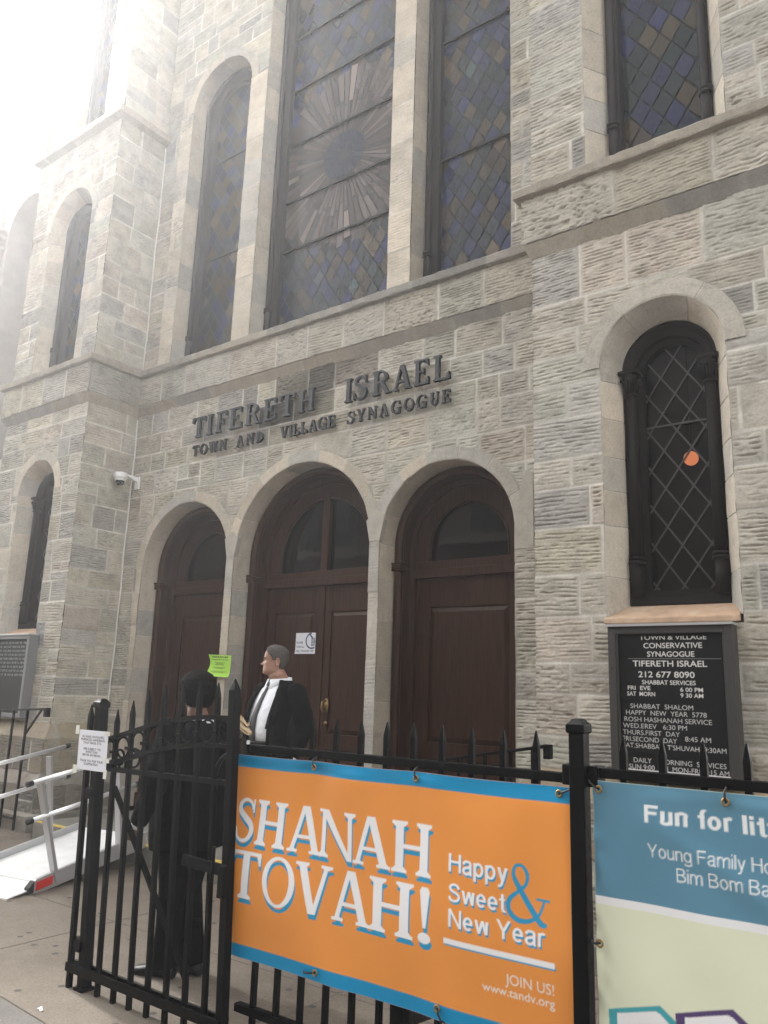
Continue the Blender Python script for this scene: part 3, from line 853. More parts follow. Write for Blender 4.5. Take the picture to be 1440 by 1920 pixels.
big_window(-7.925, .588, ZB_U, 9.85, D+.24, D+.37, 202, bars=(7.56, 9.14))
big_window(-3.945, .588, ZB_U, 9.85, D+.24, D+.37, 203, bars=(7.56, 9.14))
big_window(TWIN['left'][0], TWIN['left'][1]-.13, ZB_U, 8.22, DT+.2, DT+.34, 204, wfrm=.09)
big_window(TWIN['right'][0], TWIN['right'][1]-.13, ZB_U, 8.22, DT+.2, DT+.34, 205, wfrm=.09)
for k in ('left', 'right'):
    x, r = TWIN[k][0], TWIN[k][1]*.84-.02
    big_window(x, r, 9.7, 13.2, DT+.3, DT+.4, 206, wfrm=.08)

def low_window(x, r, seed, lamp_glass):
    """lower tower window: splayed reveal, dark frame with colonnettes, lead lattice"""
    zb, zs = ZB_L, ZS_L
    sweep_arch("voussoir_arch", x, r, zb, zs, [(.135, DT+.02), (.135, DT-.009), (.014, DT-.009), (0, DT-.003)], syn, seed=seed, only_arch=True, a_blocks=3 if lamp_glass else 5, wear=.005)
    sweep_arch("window_reveal", x, r, zb-.1, zs, [(0, DT-.003), (-.112, DT+.2), (-.112, DT+.24)], syn, seed=seed, a_blocks=3 if lamp_glass else 5, jamb=(.26, .4), wear=.004)
    ri = r-.112
    y0, yg = DT+.195, DT+.35
    w = sweep_arch("window", x, ri, zb, zs-.03, [(.02, y0), (0, y0-.005), (-.03, y0+.03), (-.075, y0+.045), (-.075, y0+.09), (-.12, y0+.10), (-.12, yg+.02)], syn, M['frame'], 3, blocks=False)
    c = MB(); c.box(x-ri, x+ri, y0-.02, yg+.02, zb-.005, zb+.06); c.box(x-ri+.06, x+ri-.06, y0+.05, yg+.02, zb+.06, zb+.11); c.build("window_frame", M['frame'], w, bevel=.004)
    for sg in (-1, 1):
        xx = x+sg*(ri-.052); cb = MB()
        cb.tube([(xx, y0+.005, zb+.06), (xx, y0+.005, zb+.30)], .05, 12)
        cb.tube([(xx, y0+.005, zb+.30), (xx, y0+.005, zb+.325)], .062, 12)
        cb.tube([(xx, y0+.005, zb+.335), (xx, y0+.005, zb+.355)], .056, 12)
        cb.tube([(xx, y0+.005, zb+.355), (xx, y0+.005, zs-.20)], .04, 12)
        cb.tube([(xx, y0+.005, zs-.215), (xx, y0+.005, zs-.195)], .052, 12)
        cb.tube([(xx, y0+.005, zs-.195), (xx, y0+.005, zs-.10), (xx, y0+.005, zs-.035)], [.04, .047, .068], 12)
        for t in range(8):
            a = 2*math.pi*t/8; p = Vector((xx, y0+.005, 0)); d_ = Vector((math.cos(a), math.sin(a), 0))
            cb.tube([p+d_*.043+Vector((0, 0, zs-.18)), p+d_*.062+Vector((0, 0, zs-.09)), p+d_*.078+Vector((0, 0, zs-.075)), p+d_*.076+Vector((0, 0, zs-.095))], .011, 5)
        cb.box(xx-.075, xx+.075, y0-.06, y0+.08, zs-.035, zs-.005)
        cb.build("colonnette", M['frame'], w, True)
    rg = ri-.12
    clip = arch_poly(x, rg, zb+.1, zs-.03)
    MB().add([(p[0], yg, p[1]) for p in clip], [tuple(range(len(clip)))]).build("glass", M['lampglass'], w)
    gw_ = [c_ for c_ in w.children if c_.name.startswith("glass")][0]
    if gw_.data.polygons[0].normal.y > 0: gw_.data.flip_normals()
    g = MB(); dx, dz = .205, .295
    segs = []
    for k in range(-12, 14):
        for sx in (1, -1):
            # diagonal lines clipped to the opening by marching
            P = []
            for t in np.linspace(-3, 3, 601):
                X = x+sx*t*dx; Z = zb+.1+k*dz+t*dz+.05
                ok = abs(X-x) < rg and Z > zb+.1 and (Z < zs-.03 or (X-x)**2+(Z-zs+.03)**2 < rg*rg)
                if ok: P.append((X, Z))
            if len(P) > 8: segs.append((P[0], P[-1]))
    for i, (a, b) in enumerate(segs):
        yy = yg-.012-(.003 if i % 2 else 0)
        g.bar((a[0], yy, a[1]), (b[0], yy, b[1]), .013, .010, up=(0, 1, 0))
    g.bar((x-rg, yg-.02, 3.70), (x+rg, yg-.02, 3.70), .012, .014)
    g.build("lead_lattice", M['came'], w)
    # sandstone sill
    s = MB()
    xa, xb = x-r-.02, x+r-.02
    s.loft([[(xa, DT-.02, zb-.15), (xa, DT+.26, zb-.15), (xa, DT+.26, zb+.0), (xa, DT+.20, zb+.0), (xa, DT-.02, zb-.11)],
            [(xb, DT-.02, zb-.15), (xb, DT+.26, zb-.15), (xb, DT+.26, zb+.0), (xb, DT+.20, zb+.0), (xb, DT-.02, zb-.11)]])
    s.build("window_sill", M['sill'], w, bevel=.008)
    return w
m = M['sill'] = mat("orange_sandstone", rough=.9)
n = noise(m, 6, 8, rough=.7); r_ = ramp(m, n.outputs["Fac"], [(.3, (.30, .22, .16)), (.5, (.44, .30, .20)), (.7, (.48, .38, .29))]); lk(m, r_.outputs[0], bsdf(m).inputs["Base Color"]); lk(m, bump(m, n.outputs["Fac"], .006), bsdf(m).inputs["Normal"])
low_window(*LWIN[0], 211, False)
low_window(*LWIN[1], 212, True)
# the lit lamp inside, seen through the lattice
lp = thing("hanging_lamp", "small lit orange lamp glowing inside the dark lattice window of the right tower", "lamp", (-2.10, 7.7, 3.94))
MB().ball((-2.10, 7.7, 3.94), .07, n=16, m=12).build("lamp_globe", M['glow'], lp, True)
MB().tube([(-2.10, 7.7, 4.01), (-2.10, 7.7, 6.0)], .008, 6).build("lamp_cord", M['dark'], lp)

# ------------------------------------------------------------------ ground, neighbours
tag(MB().add([(-150, -150, 0), (150, -150, 0), (150, 150, 0), (-150, 150, 0)], [(0, 1, 2, 3)]).build("sidewalk", M['sidewalk']), kind="structure")
fc = MB()
edge = [(x, 2.62+.05*math.sin(x*1.9)+.03*math.sin(x*5.3)) for x in np.linspace(-30, 6, 60)]
fc.add([(x, y, .004) for x, y in edge]+[(x, 6.9, .004) for x, y in edge], [(i, i+1, 61+i, 60+i) for i in range(59)])
tag(fc.build("forecourt", M['forecourt']), kind="structure")
jt = MB()      # tooled joints in the concrete
for xj in (-7.2, -5.15, -3.1, -1.05): jt.box(xj-.006, xj+.006, 2.7, 5.0, .0045, .006)
jt.box(-12, 2, 3.83, 3.842, .0045, .006)
jt.box(-12, 2, 2.32, 2.335, .0005, .003)
tag(jt.build("forecourt_joint", mat("joint_dirt", (.12, .104, .088), .9)), kind="structure")
tag(MB().add([(-150, -9.5, .003), (150, -9.5, .003), (150, -1.6, .003), (-150, -1.6, .003)], [(0, 1, 2, 3)]).build("road", M['asphalt']), kind="structure")

# landing in front of the doors, yellow nosing
ld = MB()
ld.box(-8.40, -2.98, 5.08, 6.95, .0, LZ)
tag(ld.build("landing", M['landing'], bevel=.012), kind="structure")
ys = MB(); ys.box(-8.39, -2.99, 5.085, 5.155, LZ+.001, LZ+.005)
ys.build("yellow_nosing", M['yellow'])
tag(bpy.data.objects["yellow_nosing"], kind="structure")
# concrete kerbs that carry the area railings
for x0, x1, nm, lab in ((-2.95, -.5, "stone_kerb", "grey concrete kerb behind the fence below the right notice board"),):
    k = MB(); k.box(x0, x1, 5.10, 5.34, 0, .17); o = k.build(nm, M['landing'], bevel=.01); tag(o, lab, "kerb")

# neighbouring building on the left, pale, with paired arches
nb = thing("pale_building", "pale pinkish building with arched openings left of the synagogue tower", "building", (-14, 6.6, 0))
NW = mat("pale_render", (.50, .47, .45), .9)
n = noise(NW, 3, 6); r_ = ramp(NW, n.outputs["Fac"], [(.3, (.44, .42, .40)), (.7, (.54, .51, .49))]); lk(NW, r_.outputs[0], bsdf(NW).inputs["Base Color"])
NY = 6.4
NA = [(-12.95, .62, 9.55, 5.2), (-14.75, .72, 9.9, 5.2), (-12.95, .5, 3.4, 1.2), (-14.75, .5, 3.4, 1.2)]
stone_face("wall", (0, NY, 0), (1, 0, 0), (0, -1, 0), [-19, -11.19], [0, 12.7], nb, 301, res=.04, rough=.12, pal=np.array([(.50, .47, .45), (.52, .49, .47)]),
           holes=mul_holes([arch_hole(a, b+.03, z, c) for a, b, c, z in NA]))
for a, b, c, z in NA:
    sweep_arch("arch_reveal", a, b, z, c, [(.13, NY+.03), (.13, NY-.05), (0, NY-.05), (0, NY+.45)], nb, NW, 302, blocks=False)
    cp = arch_poly(a, b+.02, z, c)
    MB().add([(p[0], NY+.45, p[1]) for p in cp], [tuple(range(len(cp)))]).build("window", M['transom'], nb)
    MB().add([(p[0], NY+.7, p[1]) for p in cp], [tuple(range(len(cp)))]).build("window_shade", M['upframe'], nb)
cl = MB(); cl.tube([(-13.80, NY-.10, 5.2), (-13.80, NY-.10, 9.3)], .11, 14)
for z, rr in ((9.3, .15), (9.42, .13), (9.5, .17), (9.62, .19)): cl.tube([(-13.80, NY-.10, z), (-13.80, NY-.10, z+.07)], rr, 14)
cl.build("column", NW, nb, True)
MB().box(-19, -11.2, NY-.2, 12, 12.55, 12.75).build("roof", NW, nb)

tb_ = thing("sun_blocker_building", "plain grey building added out of view beyond the pale one to block the sun", "building", (-31, 9, 0))
MB().box(-47, -19.2, 6.4, 20, 0, 16.5).build("wall", NW, tb_)  # unseen block, added to keep direct sun off the ground and lower air
wt_ = MB()
for i in range(9):
    for j in range(4): wt_.box(-46+i*3, -44.6+i*3, 6.36, 6.4, 1.5+j*3.5, 3.6+j*3.5)
wt_.build("window", M['upframe'], tb_)
# buildings across the street (they show in the transom glass)
ob = thing("brick_building", "dark brick apartment building across the street, reflected in the door glass", "building", (-6, -13, 0))
BR = mat("brick", (.20, .11, .08), .9)
t = nd(BR, "ShaderNodeTexBrick"); t.inputs["Scale"].default_value = 5; t.inputs["Color1"].default_value = (.085, .05, .04, 1); t.inputs["Color2"].default_value = (.065, .04, .033, 1); t.inputs["Mortar"].default_value = (.12, .105, .095, 1)
tc = nd(BR, "ShaderNodeNewGeometry"); mp = nd(BR, "ShaderNodeMapping"); mp.inputs["Rotation"].default_value = (R(90), 0, 0); lk(BR, tc.outputs["Position"], mp.inputs[0]); lk(BR, mp.outputs[0], t.inputs["Vector"]); lk(BR, t.outputs[0], bsdf(BR).inputs["Base Color"])
MB().box(-62, 24, -22, -13, 0, 14).build("wall", BR, ob)
wf = MB(); wg = MB()
for i in range(36):
    for j in range(4):
        x = -59+i*2.3; z = 1.2+j*3.3
        wf.box(x-.65, x+.65, -13.0, -12.9, z-.15, z); wf.box(x-.6, x+.6, -13.0, -12.95, z+1.9, z+2.1)
        for q in (-.56, 0, .56): wf.box(x+q-.04, x+q+.04, -13.0, -12.94, z, z+1.9)
        wf.box(x-.56, x+.56, -13.0, -12.94, z+.9, z+.98)
        wg.add([(x-.56, -12.985, z), (x+.56, -12.985, z), (x+.56, -12.985, z+1.9), (x-.56, -12.985, z+1.9)], [(0, 1, 2, 3)])
TR = mat("sooty_limestone", (.17, .16, .145), .9)
wf.build("window_trim", TR, ob); wg.build("window_glass", mat("far_glass", (.03, .036, .042), .6, 0, .1), ob)
wb = MB()
for z in (4.1, 7.4, 10.7, 13.8): wb.box(-62.05, 24.05, -13.0, -12.85, z, z+.3)
wb.build("stone_band", TR, ob)

# ------------------------------------------------------------------ glyphs and print
_glyph_cache = {}
def font_tris(text, bold=0.0):
    """triangles of a text in the built-in sans font, unit size, as (n,3,2) array and its advance box"""
    key = (text, bold)
    if key in _glyph_cache: return _glyph_cache[key]
    cu = bpy.data.curves.new("tmp_text", 'FONT'); cu.body = text; cu.size = 1; cu.offset = bold; cu.resolution_u = 4
    ob_ = bpy.data.objects.new("tmp_text", cu)
    COL.objects.link(ob_)
    dg = bpy.context.evaluated_depsgraph_get(); ev = ob_.evaluated_get(dg); me = ev.to_mesh()
    me.calc_loop_triangles()
    co = np.zeros(len(me.vertices)*3); me.vertices.foreach_get("co", co); co = co.reshape(-1, 3)[:, :2]
    tr = np.zeros(len(me.loop_triangles)*3, int); me.loop_triangles.foreach_get("vertices", tr)
    T = co[tr.reshape(-1, 3)]
    ev.to_mesh_clear(); bpy.data.objects.remove(ob_); bpy.data.curves.remove(cu)
    _glyph_cache[key] = T
    return T

# own serif alphabet: every glyph is a list of convex polygons, cap height 1
def ring(cx, cz, rx, rz, ix, iz, a0, a1, n=20, dx=0):
    out = []
    ts = np.linspace(R(a0), R(a1), n+1)
    for t0, t1 in zip(ts[:-1], ts[1:]):
        out.append([(cx+rx*math.cos(t0), cz+rz*math.sin(t0)), (cx+rx*math.cos(t1), cz+rz*math.sin(t1)), (cx+dx+ix*math.cos(t1), cz+iz*math.sin(t1)), (cx+dx+ix*math.cos(t0), cz+iz*math.sin(t0))])
    return out
def ribbon(pts, ws, n=10):
    """smooth stroke through points with varying width"""
    P = np.array(pts, float); W_ = np.array(ws, float); m_ = len(P); C = []; Wd = []
    for i in range(m_-1):
        p0, p1, p2, p3 = P[max(i-1, 0)], P[i], P[i+1], P[min(i+2, m_-1)]
        for t in np.linspace(0, 1, n, endpoint=False):
            C.append(.5*((2*p1)+(-p0+p2)*t+(2*p0-5*p1+4*p2-p3)*t*t+(-p0+3*p1-3*p2+p3)*t**3)); Wd.append(W_[i]*(1-t)+W_[i+1]*t)
    C.append(P[-1]); Wd.append(W_[-1]); C = np.array(C); d_ = np.gradient(C, axis=0); d_ /= np.linalg.norm(d_, axis=1)[:, None]+1e-9
    nn = np.column_stack([-d_[:, 1], d_[:, 0]])*np.array(Wd)[:, None]/2
    return [[tuple(C[i]+nn[i]), tuple(C[i]-nn[i]), tuple(C[i+1]-nn[i+1]), tuple(C[i+1]+nn[i+1])] for i in range(len(C)-1)]
def serif_glyph(ch, T=.15, t=.065, sh=.055, so=.075):
    q = lambda x0, x1, z0, z1: [[(x0, z0), (x1, z0), (x1, z1), (x0, z1)]]
    def serif(xa, xb, z, up):     # bracketed slab serif under/over a stem xa..xb
        a, b = xa-so, xb+so
        if up: return q(a, b, 1-sh, 1)+[[(a+.02, 1-sh), (xa, 1-sh-.055), (xb, 1-sh-.055), (b-.02, 1-sh)]]
        return q(a, b, 0, sh)+[[(a+.02, sh), (b-.02, sh), (xb, sh+.055), (xa, sh+.055)]]
    def stem(x, w=T, top=True, bot=True):
        return q(x, x+w, 0, 1)+(serif(x, x+w, 1, True) if top else [])+(serif(x, x+w, 0, False) if bot else [])
    def dia(x0, z0, x1, z1, w): return [[(x0-w/2, z0), (x0+w/2, z0), (x1+w/2, z1), (x1-w/2, z1)]]
    b = so
    if ch == 'I': return stem(b), 2*b+T
    if ch == 'H': return stem(b)+stem(b+.47)+q(b+T, b+.47, .47, .47+t*1.15), 2*b+.47+T
    if ch == 'T': return q(.275, .275+T, 0, .97)+serif(.275, .275+T, 0, False)+q(0, .70, 1-t, 1)+[[(0, 1), (0, .74), (.045, .74), (.10, 1-t)], [(.70, 1), (.60, 1-t), (.655, .74), (.70, .74)]], .70
    if ch in 'EFL':
        g = stem(b)
        if ch in 'EF':
            g += q(b, b+.55, 1-t, 1)+[[(b+.55, 1), (b+.43, 1-t), (b+.51, .75), (b+.55, .75)]]+q(b+T, b+.36, .49, .49+t)+q(b+.33, b+.375, .40, .64)
        if ch in 'EL': g += q(b, b+.58, 0, t)+[[(b+.58, 0), (b+.58, .28), (b+.54, .28), (b+.44, t)]]
        return g, b+.60
    if ch == 'A':
        return dia(.12, .03, .36, 1, t*1.2)+dia(.66, .03, .40, 1, T)+q(.20, .58, .30, .30+t)+q(.02, .25, 0, sh)+q(.52, .80, 0, sh)+[[(.07, sh), (.20, sh), (.16, .11), (.12, .11)], [(.56, sh), (.76, sh), (.71, .11), (.59, .11)]], .80
    if ch == 'V':
        return dia(.14, .97, .39, 0, T)+dia(.66, .97, .42, 0, t*1.2)+q(0, .28, 1-sh, 1)+q(.54, .80, 1-sh, 1)+[[(.04, 1-sh), (.09, .90), (.22, .90), (.25, 1-sh)], [(.58, 1-sh), (.63, .9), (.68, .9), (.76, 1-sh)]], .80
    if ch == 'N':
        x1 = b+.55
        return q(b, b+t*1.1, 0, 1)+serif(b, b+t*1.1, 0, False)+q(x1, x1+t*1.1, 0, 1)+serif(x1, x1+t*1.1, 1, True)+[[(b-.03, 1), (b+T*.95, 1), (x1+t*1.1, 0), (x1+t*1.1-.09, 0)]]+q(b-so, b+.08, 1-sh, 1), x1+t+so
    if ch == 'W':
        return dia(.12, 1, .31, 0, T)+dia(.52, 1, .33, 0, t*1.2)+dia(.50, 1, .70, 0, T)+dia(.92, 1, .72, 0, t*1.2)+q(0, .25, 1-sh, 1)+q(.38, .63, 1-sh, 1)+q(.80, 1.04, 1-sh, 1), 1.04
    if ch == 'Y':
        return q(.31, .31+T, 0, .48)+serif(.31, .31+T, 0, False)+dia(.13, 1, .37, .44, T)+dia(.66, 1, .43, .44, t*1.2)+q(0, .27, 1-sh, 1)+q(.53, .78, 1-sh, 1), .78
    if ch == 'O': return ring(.40, .5, .40, .52, .27, .455, 0, 360, 36), .80
    if ch in 'CG':
        g = ring(.42, .5, .42, .52, .27, .455, 50, 310, 30)
        g += q(.66, .71, .70, 1.0)
        if ch == 'C': g += [[(.60, .10), (.74, .26), (.70, .30), (.58, .16)]]
        else: g += q(.60, .60+T, .0, .42)+q(.50, .82, .40, .40+sh)
        return g, .84
    if ch == 'D': return stem(b)+ring(b+T*.6, .5, .55, .5, .40, .435, -90, 90, 20), b+.68
    if ch == 'R':
        return stem(b)+ring(b+.26, .735, .30, .265, .165, .20, -90, 90, 16)+q(b+T-.01, b+.27, 1-t, 1)+q(b+T-.01, b+.27, .47, .47+t)+[[(b+.25, .50), (b+.40, .50), (b+.66, 0), (b+.50, 0)]]+q(b+.48, b+.74, 0, sh), b+.72
    if ch == 'U':
        return q(b, b+T, .30, 1)+serif(b, b+T, 1, True)+q(b+.50, b+.50+t, .30, 1)+serif(b+.50, b+.50+t, 1, True)+ring(b+.28, .32, .28, .33, .145, .26, 180, 360, 20), b+.50+t+so
    if ch == 'S':
        g = ribbon([(.55, .76), (.47, .91), (.30, .965), (.14, .87), (.13, .70), (.31, .555), (.50, .42), (.55, .25), (.44, .075), (.27, .03), (.11, .10), (.05, .27)],
                   [.06, .07, .075, .10, .145, .155, .155, .14, .10, .075, .07, .05])
        return g+q(.545, .59, .68, .99)+q(.015, .06, .02, .32), .62
    if ch == '!':
        return [[(.02, .93), (.05, 1.0), (.15, 1.0), (.18, .93), (.125, .27), (.075, .27)]]+ring(.10, .09, .10, .10, 0, 0, 0, 360, 16), .22
    return [], .34
def serif_layout(text, x0, x1, **kw):
    """glyph polygons of a word stretched between x0 and x1 (cap height 1)"""
    gs = []; x = 0
    for ch in text:
        g, w = serif_glyph(ch, **kw); gs.append((g, x, w)); x += w+kw_space
    tot = x-kw_space; k = (x1-x0)/tot
    return [[[(x0+(p[0]+gx)*k, p[1]) for p in poly] for poly in g] for g, gx, w in gs]
kw_space = .05

class Sheet:
    """printed flat sheet: fine grid whose vertex colours carry the print"""
    def __init__(s, w, h, res, col):
        s.w, s.h = w, h; s.nx = int(round(w/res))+1; s.nz = int(round(h/res))+1; s.ss = 3
        s.img = np.tile(np.array(col, float), (s.nz*s.ss, s.nx*s.ss, 1))
        s.px = (np.arange(s.nx*s.ss)+.5)/s.ss-.5; s.px = s.px*w/(s.nx-1)
        s.pz = (np.arange(s.nz*s.ss)+.5)/s.ss-.5; s.pz = s.pz*h/(s.nz-1)
    def poly(s, pts, col):
        P = np.array(pts, float); a, b = P.min(0), P.max(0)
        i0, i1 = np.searchsorted(s.px, [a[0], b[0]]); j0, j1 = np.searchsorted(s.pz, [a[1], b[1]])
        if i1 <= i0 or j1 <= j0: return
        X, Z = np.meshgrid(s.px[i0:i1], s.pz[j0:j1]); ins = np.zeros(X.shape, bool)
        n = len(P)
        for k in range(n):
            x0, z0 = P[k-1]; x1, z1 = P[k]
            if z0 == z1: continue
            c = ((z0 > Z) != (z1 > Z)) & (X < (x1-x0)*(Z-z0)/(z1-z0)+x0); ins ^= c
        s.img[j0:j1, i0:i1][ins] = col
    def rect(s, x0, x1, z0, z1, col): s.poly([(x0, z0), (x1, z0), (x1, z1), (x0, z1)], col)
    def text(s, txt, x0, z0, size, col, x1=None, bold=0.0, align='l'):
        """sans text, baseline (x0,z0), cap height = size; stretched to x1 when given"""
        T = font_tris(txt, bold)
        if not len(T): return
        T = T.copy(); cap = font_cap(); k = size/cap
        lo, hi = T[..., 0].min(), T[..., 0].max()
        kx = (x1-x0)/(hi-lo) if x1 is not None else k
        if x1 is None and align == 'c': x0 -= (hi-lo)*k/2
        if x1 is None and align == 'r': x0 -= (hi-lo)*k
        T[..., 0] = x0+(T[..., 0]-lo)*kx; T[..., 1] = z0+T[..., 1]*k
        for t in T: s.poly(t, col)
    def glyphs(s, gl, z0, h, col, dx=0, dz=0):
        for g in gl:
            for p in g: s.poly([(a+dx, z0+b*h+dz) for a, b in p], col)
    def build(s, name, place, mat_, parent=None, thick=0):
        im = s.img.reshape(s.nz, s.ss, s.nx, s.ss, 3).mean((1, 3))
        x = np.linspace(0, s.w, s.nx); z = np.linspace(0, s.h, s.nz); X, Z = np.meshgrid(x, z)
        V = place(X, Z).reshape(-1, 3); idx = np.arange(s.nx*s.nz).reshape(s.nz, s.nx)
        F = np.stack([idx[:-1, :-1], idx[:-1, 1:], idx[1:, 1:], idx[1:, :-1]], -1).reshape(-1, 4)
        return mk_np(name, V, F, mat_, parent, im.reshape(-1, 3), True)
def sans_glyph(ch, w):
    """plain monoline sans letters: cap height 1, x height .73"""
    q = lambda x0, x1, z0, z1: [[(x0, z0), (x1, z0), (x1, z1), (x0, z1)]]
    v = lambda x, z0, z1: q(x, x+w, z0, z1)
    def dg(x0, z0, x1, z1): return [[(x0, z0), (x0+w*1.08, z0), (x1+w*1.08, z1), (x1, z1)]]
    rb = lambda pts: ribbon(pts, [w*.98]*len(pts), 8)
    X = .73; h = w/2
    bowl = lambda cx, rx=.27: ring(cx, X/2, rx, X/2+.015, rx-w, X/2+.015-w, 0, 360, 28)
    T = {'H': (v(0, 0, 1)+v(.60-w*.2, 0, 1)+q(0, .6, .5-h*.2, .5-h*.2+w), .60+w*.8),
     'F': (v(0, 0, 1)+q(0, .60, 1-w, 1)+q(0, .54, .49-h*.3, .49-h*.3+w), .60),
     'N': (v(0, 0, 1)+v(.60, 0, 1)+dg(0, 1, .60-w*.08, 0), .60+w),
     'Y': (v(.36-h, 0, .45)+dg(0, 1, .36-h, .40)+dg(.72-w, 1, .36-h, .40), .72),
     'S': (rb([(.60, .73), (.53, .88), (.35, .955), (.15, .89), (.10, .73), (.20, .60), (.38, .52), (.56, .42), (.62, .26), (.54, .10), (.34, .035), (.13, .10), (.06, .28)]), .68),
     'B': (v(0, 0, 1)+q(0, .36, 1-w, 1)+q(0, .38, 0, w)+q(0, .38, .47, .47+w)+ring(.36, .745, .24, .255, .24-w, .255-w, -90, 90, 12)+ring(.38, .27, .27, .27, .27-w, .27-w, -90, 90, 12), .65),
     'a': (rb([(.05, .54), (.12, .66), (.26, .70), (.42, .66), (.45, .52)])+v(.45-h, .08, .55)+rb([(.45-h, .09), (.47, .03), (.53, .02)])+rb([(.45, .42), (.28, .38), (.10, .31), (.06, .17), (.14, .05), (.29, .04), (.42, .14), (.45, .28)]), .54),
     'p': (v(0, -.28, .72)+bowl(.28), .55), 'g': (v(.55-w, -.05, .72)+bowl(.27)+rb([(.55-h, -.05), (.50, -.20), (.30, -.26), (.12, -.23), (.05, -.14)]), .55),
     'y': (dg(0, .72, .26-h, 0)+dg(.52-w, .72, .26-h, 0)+rb([(.26, .02), (.21, -.16), (.14, -.24), (.03, -.24)]), .52),
     'w': (dg(0, .72, .17, 0)+dg(.36, .72, .17, 0)+dg(.36, .72, .56, 0)+dg(.74-w, .72, .56, 0), .76),
     'e': (ring(.27, X/2, .27, X/2+.015, .27-w, X/2+.015-w, 0, 318, 28)+q(.06, .535, X/2-h*.8, X/2+h*.8), .54),
     't': (v(.10, .12, .95)+q(0, .28, .72-w*.9, .72)+rb([(.10+h, .16), (.13+h, .06), (.21+h, .045), (.29, .05)]), .29),
     'r': (v(0, 0, .72)+rb([(h, .40), (.10, .60), (.22, .69), (.34, .67)]), .33),
     'u': (v(0, .25, .72)+v(.50-w, 0, .72)+rb([(h, .30), (.07, .10), (.22, .035), (.38, .10), (.50-h, .28)]), .50),
     'n': (v(0, 0, .72)+v(.50-w, 0, .48)+rb([(h, .45), (.12, .63), (.28, .695), (.43, .63), (.50-h, .45)]), .50),
     'h': (v(0, 0, 1)+v(.50-w, 0, .48)+rb([(h, .45), (.12, .63), (.28, .695), (.43, .63), (.50-h, .45)]), .50),
     'm': (v(0, 0, .72)+v(.42-h, 0, .48)+v(.84-w, 0, .48)+rb([(h, .45), (.10, .63), (.23, .695), (.36, .63), (.42, .45)])+rb([(.42, .45), (.52, .63), (.65, .695), (.78, .63), (.84-h, .45)]), .84),
     'f': (v(.09, 0, .80)+q(0, .27, .72-w*.9, .72)+rb([(.09+h, .78), (.12+h, .93), (.20+h, .965), (.30, .955)]), .28),
     'o': (bowl(.27), .54), 'l': (v(0, 0, 1), w), 'i': (v(0, 0, .72)+q(0, w, 1-w*1.1, 1), w), ' ': ([], .22)}
    return T[ch]
def sans_text(sh, txt, x0, z0, h, col, x1, w=.13, gap=.095, dx=0, dz=0):
    gs = []; x = 0
    for ch in txt: g, a = sans_glyph(ch, w); gs.append((g, x)); x += a+gap
    k = (x1-x0)/(x-gap)
    for g, gx_ in gs:
        for p in g: sh.poly([(x0+(a+gx_)*k+dx, z0+b*h+dz) for a, b in p], col)
_cap = []
def font_cap():
    if not _cap: _cap.append(float(font_tris("H")[..., 1].max()))
    return _cap[0]

# ------------------------------------------------------------------ raised letters on the wall
wl_ = thing("wall_lettering", "dark raised metal serif letters naming the synagogue above the three doors", "sign", (-5.9, D, 4.7))
def wall_word(text, spans, z0, h, dep=.04, y0=D-.075, **kw):
    for ch, (a, b) in zip(text, spans):
        g, w = serif_glyph(ch, **kw); k = (b-a)/w; mb = MB()
        for i, p in enumerate(g):
            q = [(a+x*k, z0+z*h) for x, z in p]
            ar = sum(q[i-1][0]*q[i][1]-q[i][0]*q[i-1][1] for i in range(len(q)))
            if ar < 0: q = q[::-1]
            e = .00035*(i % 7); mb.prism(q, y0-e, y0+dep+e)
        # two pins hold the letter off the wall
        for p in (g[0], g[len(g)//2]):
            px_ = a+sum(q[0] for q in p)/len(p)*k; pz_ = z0+sum(q[1] for q in p)/len(p)*h
            mb.box(px_-.005, px_+.005, y0+dep*.5, D, pz_-.005, pz_+.005)
        mb.build("letter", M['letter'], wl_)
wall_word("TIFERETH", [(-7.855,-7.618), (-7.575,-7.485), (-7.406,-7.215), (-7.164,-6.952), (-6.885,-6.640), (-6.576,-6.375), (-6.323,-6.085), (-6.025,-5.785)], 4.712, .268)
wall_word("ISRAEL", [(-5.335,-5.244), (-5.215,-5.035), (-4.955,-4.715), (-4.690,-4.455), (-4.420,-4.235), (-4.180,-3.985)], 4.700, .27)
def spread(a, b, text, gap=.05):
    ws = [serif_glyph(c)[1]*.15 for c in text]; tot = sum(ws); g = (b-a-tot)/(len(text)-1)
    out = []; x = a
    for w in ws: out.append((x, x+w)); x += w+g
    return out
wall_word("TOWN", spread(-7.83, -7.215, "TOWN"), 4.475, .138, dep=.03, y0=D-.06)
wall_word("AND", spread(-7.03, -6.575, "AND"), 4.47, .138, dep=.03, y0=D-.06)
wall_word("VILLAGE", spread(-6.30, -5.475, "VILLAGE"), 4.46, .138, dep=.03, y0=D-.06)
wall_word("SYNAGOGUE", spread(-5.30, -3.985, "SYNAGOGUE"), 4.455, .138, dep=.03, y0=D-.06)

